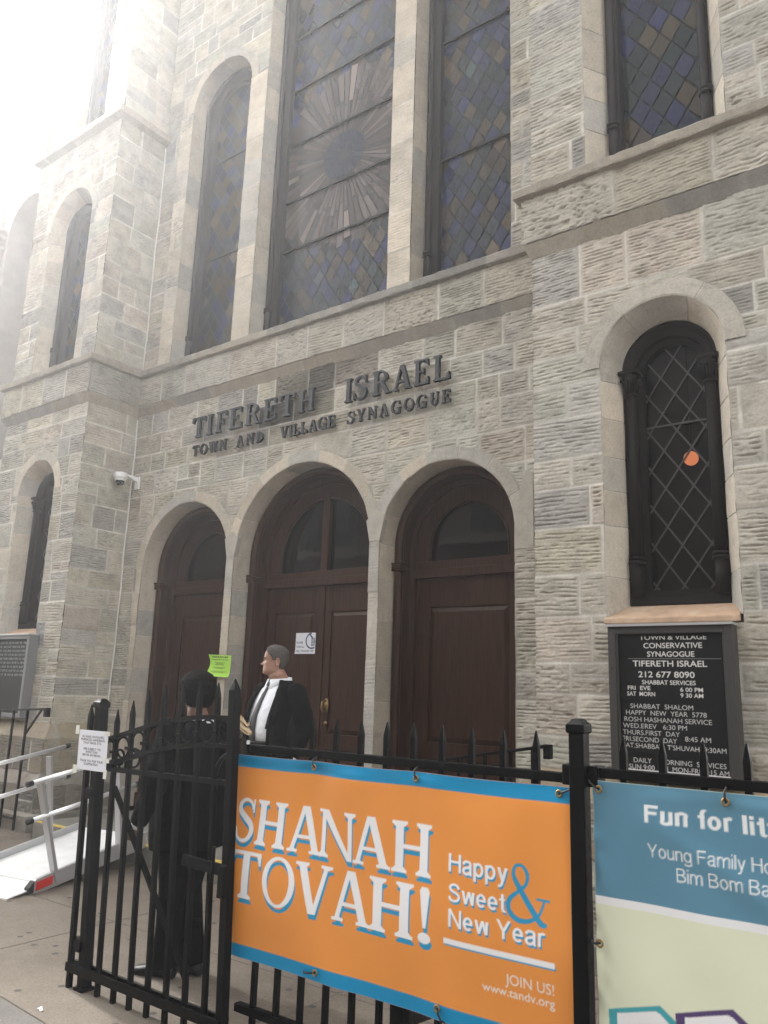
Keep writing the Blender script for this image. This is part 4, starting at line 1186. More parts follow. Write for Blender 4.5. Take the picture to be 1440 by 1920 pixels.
# ------------------------------------------------------------------ notice boards
def cabinet(name, label, x0, x1, z0, z1, y1, y0, fm, rows, bulbs=True):
    t = thing(name, label, "notice board", ((x0+x1)/2, y1, z0))
    c = MB(); w = .052
    c.box(x0, x1, y0+.03, y1, z0, z1)
    o = c.build("cabinet", fm, t, bevel=.004)
    f = MB()
    f.box(x0, x0+w, y0, y0+.03, z0, z1); f.box(x1-w, x1, y0, y0+.03, z0, z1); f.box(x0+w, x1-w, y0, y0+.03, z1-w, z1); f.box(x0+w, x1-w, y0, y0+.03, z0, z0+w*.9)
    f.box(x0+w, x0+w+.014, y0+.008, y0+.03, z0+w, z1-w); f.box(x1-w-.014, x1-w, y0+.008, y0+.03, z0+w, z1-w)
    f.build("door_frame", fm, t, bevel=.003)
    h = MB(); h.box(x0-.008, x1+.008, y0-.02, y1, z1-.002, z1+.014); h.build("drip_cap", M['metal'], t)
    MB().tube([(x0+.026, y0-.002, (z0+z1)/2+.22), (x0+.026, y0+.01, (z0+z1)/2+.22)], .009, 10).build("lock", M['rubber'], t)
    s = Sheet(x1-x0-2*w, z1-z0-2*w, .0028, (.0065, .0065, .007))
    rows(s, x0+w, z0+w)
    s.build("letter_board", lambda X, Z: np.stack([x0+w+X, np.full_like(X, y0+.027), z0+w+Z], -1), M['board'], t)
    if bulbs:
        b = MB(); b.box(x0+w+.01, x1-w-.01, y0+.004, y0+.026, z0+w-.002, z0+w+.017); b.build("light_strip", M['silver'], t)
    return t
LW = (.62, .62, .60)
def rows_right(s, ox, oz):
    def row(txt, a, b, zt, h, col=LW, bold=.012):
        s.text(txt, a-ox, zt-h/2-oz, h, col, x1=b-ox, bold=bold)
    row("TOWN & VILLAGE", -1.907, -1.464, 2.064, .030); s.rect(0, s.w, 2.072-oz, s.h, (.0065, .0065, .007))
    row("CONSERVATIVE", -1.881, -1.494, 2.010, .034); row("SYNAGOGUE", -1.858, -1.546, 1.953, .034)
    s.rect(-1.99-ox, -1.38-ox, 1.922-oz, 1.9245-oz, (.25, .25, .25))
    row("TIFERETH ISRAEL", -1.959, -1.469, 1.890, .038); row("212 677 8090", -1.923, -1.551, 1.818, .038)
    row("SHABBAT SERVICES", -1.900, -1.547, 1.766, .027)
    row("FRI  EVE", -2.000, -1.845, 1.727, .026); row("6 00 PM", -1.648, -1.503, 1.722, .026)
    row("SAT  MORN", -2.005, -1.815, 1.688, .026); row("9 30 AM", -1.648, -1.503, 1.685, .026)
    th = dict(bold=.0, col=(.5, .5, .49))
    row("SHABBAT  SHALOM", -1.986, -1.571, 1.607, .030, **th)
    row("HAPPY  NEW  YEAR  5778", -2.018, -1.489, 1.564, .030, **th)
    row("ROSH HASHANAH SERVICE", -2.030, -1.459, 1.520, .030, **th)
    row("WED.EREV   6:30 PM", -2.042, -1.617, 1.477, .030, **th)
    row("THURS.FIRST  DAY", -2.043, -1.664, 1.434, .030, **th); row("8:45 AM", -1.632, -1.471, 1.409, .030, **th)
    row("FRI.SECOND  DAY", -2.045, -1.684, 1.391, .030, **th)
    row("SAT.SHABBAT  T'SHUVAH  9:30AM", -2.046, -1.381, 1.349, .030, **th)
    row("DAILY    MORNING  SERVICES", -1.976, -1.386, 1.256, .030, **th)
    row("SUN 9:00  AM  MON-FRI  7:15 AM", -2.009, -1.372, 1.213, .030, **th)
cabinet("notice_board", "dark framed letter board of service times below the right arched window", -2.122, -1.296, 1.128, 2.142, DT+.0, 5.47, M['cabinet'], rows_right)
def rows_left(s, ox, oz):
    rng = random.Random(5)
    for k, z in enumerate(np.linspace(s.h-.06, s.h-.46, 9)):     # white lines, too small to read in the photograph
        x = .05+rng.random()*.06
        while x < s.w-.06:
            w = rng.uniform(.03, .11); w = min(w, s.w-.05-x)
            q = x
            while q < x+w: s.rect(q, q+.006, z, z+.024, (.22, .23, .23)); s.rect(q, q+.013, z+(.018 if rng.random() < .5 else 0), z+(.026 if rng.random() < .5 else .008), (.22, .23, .23)); q += .019
            x += w+.028
cabinet("notice_board", "grey framed board of small white lines under the far left arched window", -10.46, -9.60, 1.19, 2.205, DT+.0, 5.47, M['cabinet2'], rows_left, False)

# ------------------------------------------------------------------ security camera
sc = thing("security_camera", "white dome security camera on a wall bracket in the corner above the left door", "security camera", (-8.98, D, 4.29))
b = MB(); b.box(-9.02, -8.93, D-.025, D+.0, 4.20, 4.37)
b.loft([[(-9.0, D-.02, 4.29), (-8.95, D-.02, 4.29), (-8.95, D-.02, 4.36), (-9.0, D-.02, 4.36)], [(-9.0, D-.16, 4.335), (-8.95, D-.16, 4.335), (-8.95, D-.16, 4.365), (-9.0, D-.16, 4.365)], [(-9.0, D-.27, 4.345), (-8.95, D-.27, 4.345), (-8.95, D-.27, 4.365), (-9.0, D-.27, 4.365)]])
b.build("bracket", M['white'], sc, bevel=.004)
h = MB(); cx, cy = -8.975, D-.28
circ = lambda r, z: [(cx+r*math.cos(2*math.pi*k/20), cy+r*math.sin(2*math.pi*k/20), z) for k in range(20)]
h.loft([circ(.085, 4.29), circ(.088, 4.30), circ(.09, 4.345), circ(.082, 4.362), circ(.05, 4.372)]); h.loft([circ(.068, 4.255), circ(.074, 4.262), circ(.076, 4.29)])
h.build("housing", M['white'], sc, True)
d_ = MB(); d_.loft([circ(.012, 4.196), circ(.035, 4.203), circ(.053, 4.222), circ(.061, 4.257)]); d_.build("dome", M['smoked'], sc, True)

# ------------------------------------------------------------------ railings in front of the towers
rl = thing("iron_railing", "thin black iron railing with a diagonal brace in front of the left tower", "railing", (-9.6, 5.14, .17))
def hand(x0, z0, x1, z1, y, parent, xs, zb, brace=None):
    MB().bar((x0, y, z0), (x1, y, z1), .05, .022).build("handrail", M['iron'], parent, bevel=.004)
    e = MB(); e.box(x1-.02, x1+.03, y-.03, y+.03, z1-.085, z1+.012); e.build("rail_end", M['iron'], parent, bevel=.005)
    for x in xs:
        zt = z0+(z1-z0)*(x-x0)/(x1-x0)
        MB().bar((x, y, zb), (x, y, zt-.01), .022).build("baluster", M['iron'], parent)
    MB().bar((x0, y, zb+.12), (max(xs), y, zb+.12), .025, .02).build("bottom_rail", M['iron'], parent)
    if brace: MB().bar((brace[0], y, brace[1]), (brace[2], y, brace[3]), .018).build("brace", M['iron'], parent)
hand(-11.2, 1.20, -8.47, 1.34, 5.14, rl, [-10.96, -10.66, -10.36, -10.06, -9.76, -9.46, -9.15, -8.86], .02, (-8.86, 1.04, -8.58, 1.325))
rr = thing("iron_railing", "short black iron railing with curled end behind the fence by the right door", "railing", (-2.8, 5.3, .17))
hand(-3.35, 1.165, -2.51, 1.315, 5.3, rr, [-3.22, -3.0, -2.79, -2.62], .17)

# ------------------------------------------------------------------ wheelchair ramp
rp = thing("wheelchair_ramp", "portable white decked aluminium ramp with double handrails up to the doors", "ramp", (-6.6, 4.2, 0))
ra = Vector((-.19, .982, 0)).normalized(); rn = Vector((-ra.y, ra.x, 0)); ro = Vector((-6.21, 3.62, 0))
RWID = .86; SL = .155
def rpt(s, w, h=0):    # along, across from the right edge, above the deck
    z = .012+max(0, s-.05)*SL
    return ro+ra*s+rn*w+Vector((0, 0, z+h))
tp = MB(); tp.loft([[rpt(0, .0, -.008), rpt(0, RWID, -.008), rpt(0, RWID, 0), rpt(0, 0, 0)], [rpt(.34, 0, -.012), rpt(.34, RWID, -.012), rpt(.34, RWID, .0), rpt(.34, 0, 0)]])
tp.build("toe_plate", M['deck'], rp)
dk = MB(); dk.loft([[rpt(.34, .03, -.03), rpt(.34, RWID-.03, -.03), rpt(.34, RWID-.03, .008), rpt(.34, .03, .008)], [rpt(1.55, .03, -.03), rpt(1.55, RWID-.03, -.03), rpt(1.55, RWID-.03, .008), rpt(1.55, .03, .008)]])
dk.build("deck", M['deck'], rp)
for w0, w1 in ((-.01, .025), (RWID-.025, RWID+.01)):
    c = MB(); c.loft([[rpt(.2, w0, -.03), rpt(.2, w1, -.03), rpt(.2, w1, .015), rpt(.2, w0, .015)], [rpt(.26, w0, -.055), rpt(.26, w1, -.055), rpt(.26, w1, .062), rpt(.26, w0, .062)], [rpt(1.5, w0, -.075), rpt(1.5, w1, -.075), rpt(1.5, w1, .062), rpt(1.5, w0, .062)]])
    c.build("side_rail", M['metal'], rp, bevel=.003)
rf = MB(); rf.loft([[rpt(.26, -.012, -.025), rpt(.26, -.012, .04), rpt(.26, -.016, .04), rpt(.26, -.016, -.025)], [rpt(.425, -.012, -.025), rpt(.425, -.012, .04), rpt(.425, -.016, .04), rpt(.425, -.016, -.025)]]); rf.build("reflector", M['red'], rp)
cp = MB(); cp.loft([[rpt(.185, -.02, -.02), rpt(.185, .03, -.02), rpt(.185, .03, .02), rpt(.185, -.02, .02)], [rpt(.235, -.02, -.03), rpt(.235, .03, -.03), rpt(.235, .03, .06), rpt(.235, -.02, .06)]]); cp.build("end_cap", M['rubber'], rp)
up = Vector((0, 0, 1)); rvn = (up-ra*SL).normalized()
def ramp_post(s, w, hgt, lean=.0):
    p = rpt(s, w, -.03); MB().bar(p, p+(rvn-ra*lean)*hgt, .06, .034, up=ra).build("handrail_post", M['metal'], rp, bevel=.003)
def ramp_rail(s0, s1, w, hgt):
    p = rpt(s0, w)+rvn*hgt; q = rpt(s1, w)+rvn*hgt; d_ = (q-p).normalized()
    o = MB().tube([p, q], .019, 12).build("handrail", M['railmetal'], rp, True)
    MB().tube([p-d_*.02, p+d_*.03], .023, 12).build("rail_cap", M['rubber'], o, True); MB().tube([q-d_*.03, q+d_*.02], .023, 12).build("rail_cap", M['rubber'], o, True)
M['railmetal'] = mat("satin_rail", (.72, .72, .73), .3, .5)
ramp_post(.47, .0, .82, .19); ramp_post(1.17, .0, .80)
ramp_post(1.17, RWID, .80); ramp_post(.45, RWID, .80)
for hgt in (.53, .82):
    ramp_rail(.19, 1.38, -.02, hgt); ramp_rail(.24, 1.40, RWID+.02, hgt)

# ------------------------------------------------------------------ iron gate
gy = 2.935
gt = thing("iron_gate", "black wrought iron gate with arched top and rings closed before the man", "gate", (-3.65, gy, 0))
SH = -.072       # the gate hangs slightly out of plumb
gx = lambda x, z: x+SH*(z/1.6)
def picket_mb(x, y, z0, z1, w, sh=True, tip=.075):
    m_ = MB(); X0 = gx(x, z0) if sh else x; X1 = gx(x, z1-tip) if sh else x; X2 = gx(x, z1) if sh else x
    h = w/2
    r0 = [(X0-h, y-h, z0), (X0+h, y-h, z0), (X0+h, y+h, z0), (X0-h, y+h, z0)]
    r1 = [(X1-h, y-h, z1-tip), (X1+h, y-h, z1-tip), (X1+h, y+h, z1-tip), (X1-h, y+h, z1-tip)]
    e = .003; r2 = [(X2-e, y-e, z1), (X2+e, y-e, z1), (X2+e, y+e, z1), (X2-e, y+e, z1)]
    return m_.loft([r0, r1, r2])
GP = [(-4.03, 1.50), (-3.89, 1.555), (-3.755, 1.618), (-3.612, 1.648), (-3.468, 1.648), (-3.325, 1.668), (-3.182, 1.668)]
for x, z in GP: picket_mb(x, gy, 0.0, z, .025).build("picket", M['iron'], gt, bevel=.002)
picket_mb(-3.052, gy-.005, .03, 1.69, .046, tip=.06).build("stile", M['iron'], gt, bevel=.003)
picket_mb(-4.262, gy-.02, .0, 1.52, .029, tip=.07).build("stile", M['iron'], gt, bevel=.003)
def arc_z(x, lo):
    t = (x+4.16)/(4.16-3.05); return lo+.175*math.sin(min(1, t*1.12)*math.pi/2)**1.15 if t > 0 else lo
def railcurve(lo, y, w, h, x0=-4.12, x1=-3.06):
    m_ = MB(); prev = None; n = 28; rings = []
    for i in range(n+1):
        x = x0+(x1-x0)*i/n; z = arc_z(x, lo); X = gx(x, z)
        rings.append([(X, y-w/2, z-h/2), (X, y+w/2, z-h/2), (X, y+w/2, z+h/2), (X, y-w/2, z+h/2)])
    return m_.loft(rings)
railcurve(1.315, gy, .040, .024).build("top_rail", M['iron'], gt)
railcurve(1.175, gy, .040, .024).build("middle_rail", M['iron'], gt)
MB().bar((gx(-4.12, 1.2), gy, 1.165), (gx(-3.06, 1.2), gy, 1.175), .036, .026).build("straight_rail", M['iron'], gt)
for yy in (-.026, .026): MB().bar((-4.30, gy+yy, .105), (-3.05, gy+yy, .105), .016, .045).build("bottom_rail", M['iron'], gt, bevel=.002)
def ring_mb(cx, cz, rx, rz, y, w=.013):
    m_ = MB(); pts = [(cx+rx*math.cos(a), y, cz+rz*math.sin(a)) for a in np.linspace(0, 2*math.pi, 24, endpoint=False)]
    return m_.tube(pts, w/2, 8, closed=True)
xs = [p[0] for p in GP]+[-3.052]
for a, b in zip([-4.13]+xs[:-1], xs):
    c = (a+b)/2
    zc = arc_z(c, 1.315)-.07
    ring_mb(gx(c, zc), zc, .056, .056, gy).build("ring", M['iron'], gt, True)
    tb = MB(); tb.bar((gx(b, zc)-.022, gy-.018, zc+.0), (gx(b, zc)+.022, gy-.018, zc), .012, .016); tb.build("ring_clip", M['iron'], gt)
# corner scrolls under the rails
for cx, cz, rx in ((-3.985, 1.235, .042), (-3.85, 1.24, .05), (-3.955, 1.20, .03)):
    ring_mb(gx(cx, cz), cz, rx, rx, gy).build("ring", M['iron'], gt, True)
scr = MB(); ax, az = -3.065, 1.315
scr.tube([(gx(ax, 1.2)-.005+(-.11)*math.sin(t), gy, az-.13+.12*(1-math.cos(t))*.0+.13*math.cos(t)) for t in np.linspace(0, math.pi*.62, 10)][::-1], .012, 8)
scr.build("corner_scroll", M['iron'], gt, True)
MB().bar((gx(-4.05, 1.05), gy+.024, 1.07), (gx(-3.35, .2), gy+.024, .22), .012, .032, up=(0, 1, 0)).build("brace", M['iron'], gt)
MB().bar((gx(-3.36, .79), gy-.03, .785), (gx(-3.03, .78), gy-.03, .775), .014, .055).build("latch_bar", M['iron'], gt, bevel=.003)
lt = MB(); lt.box(gx(-3.05, .75)-.02, gx(-3.05, .75)+.022, gy-.055, gy-.025, .655, .80); lt.tube([(gx(-3.11, .8), gy-.05, .72), (gx(-3.11, .8), gy-.05, .88)], .009, 8); lt.build("latch", M['iron'], gt, bevel=.006)
for z in (.22, 1.02): MB().box(gx(-4.262, z)-.02, gx(-4.20, z)+.02, gy-.03, gy+.03, z-.03, z+.03).build("hinge", M['iron'], gt, bevel=.004)

# gate post and its ball cap
def post(name, label, x, y, z, w, cap=True, sh=0, z0=0):
    t = thing(name, label, "fence post", (x, y, 0))
    m_ = MB(); h = w/2; f = lambda zz: x+sh*zz/1.6
    m_.loft([[(f(a)-h, y-h, a), (f(a)+h, y-h, a), (f(a)+h, y+h, a), (f(a)-h, y+h, a)] for a in (z0, z-.05)])
    m_.build("shaft", M['iron'], t, bevel=.004)
    c = MB(); X = f(z)
    sq = lambda k, zz: [(X-k, y-k, zz), (X+k, y-k, zz), (X+k, y+k, zz), (X-k, y+k, zz)]
    c.loft([sq(h+.003, z-.055), sq(h+.008, z-.05), sq(h+.008, z-.022), sq(h+.001, z-.016), sq(h*.72, z-.004), sq(h*.3, z)])
    c.build("cap", M['iron'], t, bevel=.003)
    k = MB(); k.box(x-h-.012, x+h+.012, y-h-.012, y+h+.012, z0, z0+.02)
    if z0 < .05: k.build("base_plate", M['iron'], t)
    return t
post("gate_post", "black square capped post holding the taped white notice left of the gate", -4.165, gy+.01, 1.555, .058, sh=-.115)
post("fence_post", "black square capped post between the orange and blue banners", -1.283, 2.985, 1.572, .060)

# ------------------------------------------------------------------ iron fence with banners
fy = 3.025
fn = thing("iron_fence", "black iron picket fence carrying the two banners", "fence", (-1.9, fy, 0))
def run(x0, x1, xs, ztop):
    MB().bar((x0, fy, ztop+.022), (x1, fy, ztop+.022), .045, .036).build("top_rail", M['iron'], fn, bevel=.003)
    MB().bar((x0, fy, .16), (x1, fy, .16), .04, .034).build("bottom_rail", M['iron'], fn)
    for x in xs: picket_mb(x, fy, .03, 1.515, .025, sh=False, tip=.06).build("picket", M['iron'], fn, bevel=.002)
run(-3.06, -1.32, [-2.955+.1475*k for k in range(11)], 1.325)
run(-1.245, .9, [-1.125+.1435*k for k in range(14)], 1.355)
for x in (-1.335, -1.232): MB().box(x-.02, x+.02, fy-.04, fy+.04, 1.325, 1.40).build("rail_bracket", M['iron'], fn, bevel=.004)
MB().box(-2.17, -2.10, fy+.01, fy+.075, 0, 1.0).build("brace_post", M['iron'], fn, bevel=.003)
MB().bar((-2.13, fy+.05, .30), (-2.20, fy+.55, .22), .04, .035).build("brace", M['iron'], fn)

def wrinkle(X, Z, seed, amp):
    a = vnoise(X*2.1+3, Z*2.6, seed)*.6+vnoise(X*5.2, Z*3.4+7, seed+1)*.3+vnoise((X+.6*Z)*7, (Z-.5*X)*3, seed+2)*.14
    e = np.exp(-Z*0)
    fo = np.sin((X*1.0+Z*.9)*9+2.2*vnoise(X*2, Z*2, seed+5))*vnoise(X*1.5+4, Z*1.5, seed+6)      # long diagonal folds
    return a*amp+fo*amp*.28
# orange greeting banner
OR, BL_, WH = (.75, .28, .055), (.0, .235, .46), (.80, .80, .82)
BX0, BX1, BZ0, BZ1 = -3.175, -1.318, .388, 1.318
sB = Sheet(BX1-BX0, BZ1-BZ0, .0034, OR)
bx = lambda x: x-BX0
bz = lambda z: z-BZ0
sB.rect(0, sB.w, 0, .058, BL_); sB.rect(0, sB.w, sB.h-.060, sB.h, BL_)
kw = dict(T=.155, t=.075, sh=.06, so=.07)
def bw(spec, z0, h):
    for off, col in (((.007, -.021), (.02, .28, .50)), ((0, 0), WH)):
        for ch, a, b in spec:
            g, w = serif_glyph(ch, **kw); k = (b-a)/w
            sB.glyphs([[[(bx(a)+p[0]*k, p[1]) for p in q] for q in g]], bz(z0), h, col, off[0], off[1])
bw([('S', -3.115, -2.985), ('H', -2.968, -2.768), ('A', -2.758, -2.552), ('N', -2.572, -2.348), ('A', -2.365, -2.148), ('H', -2.143, -1.936)], .905, .205)
bw([('T', -3.105, -2.902), ('O', -2.885, -2.685), ('V', -2.688, -2.470), ('A', -2.474, -2.252), ('H', -2.258, -2.022), ('!', -1.995, -1.925)], .655, .212)
def shadow_text(txt, a, b, z, h, bold=.012):
    sans_text(sB, txt, bx(a), bz(z), h, (.02, .28, .50), bx(b), .135, dx=.005, dz=-.008); sans_text(sB, txt, bx(a), bz(z), h, WH, bx(b), .135)
amp = ribbon([(.93, .42), (.80, .16), (.55, .02), (.28, .02), (.10, .16), (.12, .34), (.32, .50), (.50, .64), (.54, .82), (.42, .96), (.27, .94), (.22, .78), (.34, .58), (.60, .26), (.84, .02), (.98, .01)],
             [.05, .06, .08, .10, .11, .10, .07, .07, .09, .06, .06, .09, .12, .13, .12, .05], 8)
amp += [[(.74, .40), (1.06, .40), (1.06, .445), (.74, .445)]]
sB.glyphs([[[(bx(-1.592)+p[0]*.178, p[1]) for p in q] for q in amp]], bz(.818), .205, (.02, .28, .50))
shadow_text("Happy", -1.848, -1.578, .947, .070); shadow_text("Sweet", -1.845, -1.590, .838, .066); shadow_text("New Year", -1.842, -1.428, .743, .066)
sB.rect(bx(-1.862), bx(-1.385), bz(.671), bz(.684), (.02, .28, .50)); sB.rect(bx(-1.867), bx(-1.390), bz(.677), bz(.697), WH)
sB.text("JOIN US!", bx(-1.592), bz(.588), .036, (.78, .72, .66), x1=bx(-1.396)); sB.text("www.tandv.org", bx(-1.692), bz(.545), .030, (.78, .72, .66), x1=bx(-1.394), bold=.006)
bn = thing("orange_banner", "orange vinyl banner with blue edges and big white greeting tied to the fence", "banner", ((BX0+BX1)/2, 2.985, BZ0))
GROM = [-2.60, -2.02, -1.362]
def place_b(X, Z):
    y = np.full_like(X, 2.985)-.004
    pull = 0
    for g in GROM: 
        dx = (X+BX0-g); pull = pull+np.exp(-(dx/.16)**2)*np.exp(-((sB.h-Z)/.30)**2)
    y = y+wrinkle(X, Z, 401, .024)*sstep(0, .05, sB.h-Z)-.006*np.sin(X*6.3)*np.sin(Z*5)*sstep(0, .1, sB.h-Z)+pull*.010*np.cos((X)*22)*.4
    z = BZ0+Z-.004*(1-pull)*(Z/sB.h)**3
    return np.stack([BX0+X, y, z], -1)
sB.build("vinyl_sheet", place_b, M['print'], bn)
def grommet(x, z, y, parent, tie=(0, .06)):
    g = MB(); g.tube([(x+.011*math.cos(a), y-.002, z+.011*math.sin(a)) for a in np.linspace(0, 2*math.pi, 16, endpoint=False)], .0042, 6, closed=True)
    g.build("grommet", M['brass'], parent, True)
    t = MB(); t.tube([(x, y+.004, z), (x+tie[0]*.3, y-.010, z+tie[1]*.3), (x+tie[0]*.7, y-.008, z+tie[1]*.75), (x+tie[0], y+.02, z+tie[1])], .0042, 6); t.build("cable_tie", M['rubber'], parent, True)
for x in GROM[:2]: grommet(x, BZ1-.028, 2.975, bn, (-.006, .045))
grommet(-1.362, BZ1-.026, 2.975, bn, (.07, .025))
grommet(-2.535, BZ0+.038, 2.972, bn, (-.085, -.012)); grommet(-1.895, BZ0+.045, 2.972, bn, (.035, -.05))

# blue and cream family banner
BLU, CRM = (.095, .235, .335), (.66, .69, .53)
CX0, CX1, CZ0, CZ1 = -1.232, .30, .36, 1.352
sC = Sheet(CX1-CX0, CZ1-CZ0, .0038, CRM)
cx_ = lambda x: x-CX0
cz_ = lambda z: z-CZ0
sC.rect(0, sC.w, cz_(.953), sC.h, BLU); sC.poly([(0, cz_(.928)), (sC.w, cz_(.928)), (sC.w, cz_(.955)), (0, cz_(.955))], (.74, .75, .76))
def txt2(t_, a, b, z, h, w): sans_text(sC, t_, cx_(a), cz_(z), h, (.76, .79, .80), cx_(b), w)
txt2("Fun for litt", -1.040, -.612, 1.226, .060, .175)
txt2("Young Family Ho", -1.035, -.630, 1.112, .044, .095)
txt2("Bim Bom Ba", -.938, -.640, 1.044, .044, .095)
for o, c in ((0, (.05, .33, .38)), (.236, (.075, .045, .14))):      # two open books
    P = lambda pts, col: sC.poly([(cx_(x+o), cz_(z)) for x, z in pts], col)
    zo = o*.19
    P([(-1.196, .590+zo), (-1.011, .645+zo), (-.945, .60+zo), (-.955, .42), (-1.02, .40), (-1.19, .37)], c)
    P([(-1.166, .585+zo), (-1.15, .588+zo), (-1.028, .624+zo), (-1.012, .62+zo), (-.968, .585+zo), (-.968, .44), (-1.16, .40)], (.74, .75, .76))
bn2 = thing("blue_banner", "blue and cream vinyl banner with white family programme lettering right of the post", "banner", ((CX0+CX1)/2, 2.985, CZ0))
def place_c(X, Z):
    y = 2.985+wrinkle(X, Z, 431, .022)*sstep(0, .05, sC.h-Z)-.01*np.exp(-((X*.55+Z-.98)/.05)**2)*sstep(.1, .35, X)*sstep(0, .06, sC.h-Z)
    e = np.exp(-X/.035)*vnoise(X*30, Z*20, 441)*.007
    return np.stack([CX0+X, y+e, CZ0+Z], -1)
sC.build("vinyl_sheet", place_c, M['print'], bn2)
grommet(-1.205, CZ1-.03, 2.975, bn2, (-.045, .03)); grommet(-.76, CZ1-.03, 2.975, bn2, (.0, .045)); grommet(-1.214, .80, 2.972, bn2, (-.04, 0))

# ------------------------------------------------------------------ paper notices
INK = (.05, .05, .06); PW = (.70, .71, .76)
def paper(name, label, w, h, place, draw, col=PW, res=.0032, tapes=None):
    s = Sheet(w, h, res, col); draw(s)
    t = thing(name, label, "notice", tuple(float(v) for v in place(np.array(w/2), np.array(h/2))))
    s.build("sheet", place, M['paper'], t)
    if tapes: tapes(t)
    return t
def draw_gate(s):
    k = s.h/.22
    for i, (txt, z, wd) in enumerate((("ALL BAGS, PACKAGES,", .180, .215), ("KNAPSACKS, HANDBAGS,", .163, .235), ("TALLIT BAGS, ETC.", .146, .18), ("ARE SUBJECT TO", .112, .17), ("INSPECTION", .095, .115), ("BEFORE ENTERING.", .078, .18), ("THANK YOU FOR YOUR", .045, .225), ("COOPERATION.", .028, .14))):
        c = s.w/2; s.text(txt, c-wd/2, z, .0115, INK, x1=c+wd/2, bold=.03)
def tape_gate(t):
    tb = MB()
    for x, z, w, h in ((-4.385, 1.372, .035, .05), (-4.09, 1.362, .05, .022), (-4.072, 1.215, .05, .022), (-4.372, 1.150, .04, .045), (-4.075, 1.142, .03, .05)):
        tb.box(x-w/2, x+w/2, 2.8725, 2.8735, z-h/2, z+h/2)
    tb.build("tape", mat("masking_tape", (.66, .66, .60), .6), t)
paper("paper_notice", "white typed bag inspection notice taped to the gate post", .285, .222,
      lambda X, Z: np.stack([-4.372+X+.012*(Z/.222)*-1+.012, np.full_like(X, 2.878)-.006*np.sin(X*11)*np.ones_like(Z), 1.152+Z], -1), draw_gate, tapes=tape_gate)
def draw_phone(s):
    for txt, z, wd in (("PLEASE", .115, .10), ("TURN ALL", .068, .125), ("CELL PHONES OFF", .020, .265)):
        s.text(txt, .012, z, .022, (.06, .06, .10), x1=.012+wd, bold=.02)
    nv = (.045, .06, .13)
    cx, cz = .245, .145
    for p in ring(cx, cz, .095, .092, .078, .075, 95, 300, 24): s.poly(p, nv)
    s.poly([(cx-.055, cz+.085), (cx-.03, cz+.085), (cx+.05, cz+.0), (cx+.045, cz-.025)], nv)
    s.poly([(cx-.005, cz-.06), (cx+.045, cz-.055), (cx+.045, cz+.03), (cx-.005, cz+.03)], nv)
    for q in range(5): s.rect(cx+.003, cx+.037, cz-.05+q*.016, cz-.042+q*.016, PW)
paper("paper_notice", "white cell phone sign with a dark blue crossed phone on the middle door", .30, .235,
      lambda X, Z: np.stack([-6.345+X, np.full_like(X, D+.453)-.012*np.exp(-X/.03)*np.exp(-Z/.03), 2.035+Z], -1), draw_phone)
def draw_green(s):
    rng = random.Random(3)
    for z, h, wd in ((.212, .018, .26), (.186, .010, .27), (.155, .007, .17), (.143, .007, .12), (.131, .007, .16), (.10, .007, .20), (.09, .007, .13), (.055, .006, .26), (.045, .006, .18)):
        x = s.w/2-wd/2
        while x < s.w/2+wd/2:
            l = rng.uniform(.012, .04); s.rect(x, min(x+l, s.w/2+wd/2), z, z+h, (.10, .15, .04)); x += l+.007
paper("paper_notice", "bright lime green paper flyer curling off the stone pier between left and middle doors", .36, .245,
      lambda X, Z: np.stack([-7.235+X-.02*np.sin(Z/.245*math.pi)*(X < .12)*(1-X/.12)*-1, D-.03-.035*np.exp(-X/.08)*(.5+.5*np.cos(Z*20))-.03*np.exp(-Z/.03), 1.757+Z-.01*(X/.36)], -1), draw_green, col=(.36, .62, .10))

# scrap of litter on the pavement
lt_ = MB(); lt_.add([(-4.11, 2.635, .006), (-4.085, 2.63, .012), (-4.07, 2.645, .005), (-4.095, 2.655, .016)], [(0, 1, 2, 3)]); lt_.add([(-4.085, 2.63, .012), (-4.06, 2.625, .006), (-4.055, 2.64, .012), (-4.07, 2.645, .005)], [(0, 1, 2, 3)])
tag(lt_.build("litter", M['paperwhite'] if 'paperwhite' in M else mat("litter_white", (.75, .75, .75), .8)), "small crumpled white scrap on the grey pavement before the gate", "litter")

# ------------------------------------------------------------------ people
class Fig:
    """local frame: r = the person's right, f = forward, z = up"""
    def __init__(s, base, fdir, head_dir=None):
        s.b = Vector(base); s.F = Vector((fdir[0], fdir[1], 0)).normalized(); s.Rt = s.F.cross(Vector((0, 0, 1)))
        h = head_dir or fdir
        s.HF = Vector((h[0], h[1], 0)).normalized(); s.HR = s.HF.cross(Vector((0, 0, 1)))
    def p(s, r, f, z): return s.b+s.Rt*r+s.F*f+Vector((0, 0, z))
    def ell(s, r, f, z, rx, ry, n=20, a0=0, pw=2.3, tilt=0):
        """horizontal rounded ring"""
        out = []
        for k in range(n):
            t = 2*math.pi*k/n+a0; c, d = math.cos(t), math.sin(t)
            q = (abs(c)**pw+abs(d)**pw)**(-1/pw)
            out.append(s.p(r+rx*q*c, f+ry*q*d, z+tilt*q*d*ry))
        return out
def remesh(o, v=.007, sm=6):
    m_ = o.modifiers.new("remesh", 'REMESH'); m_.mode = 'VOXEL'; m_.voxel_size = v; m_.use_smooth_shade = True
    if sm:
        k = o.modifiers.new("smooth", 'SMOOTH'); k.factor = .5; k.iterations = sm
    return o

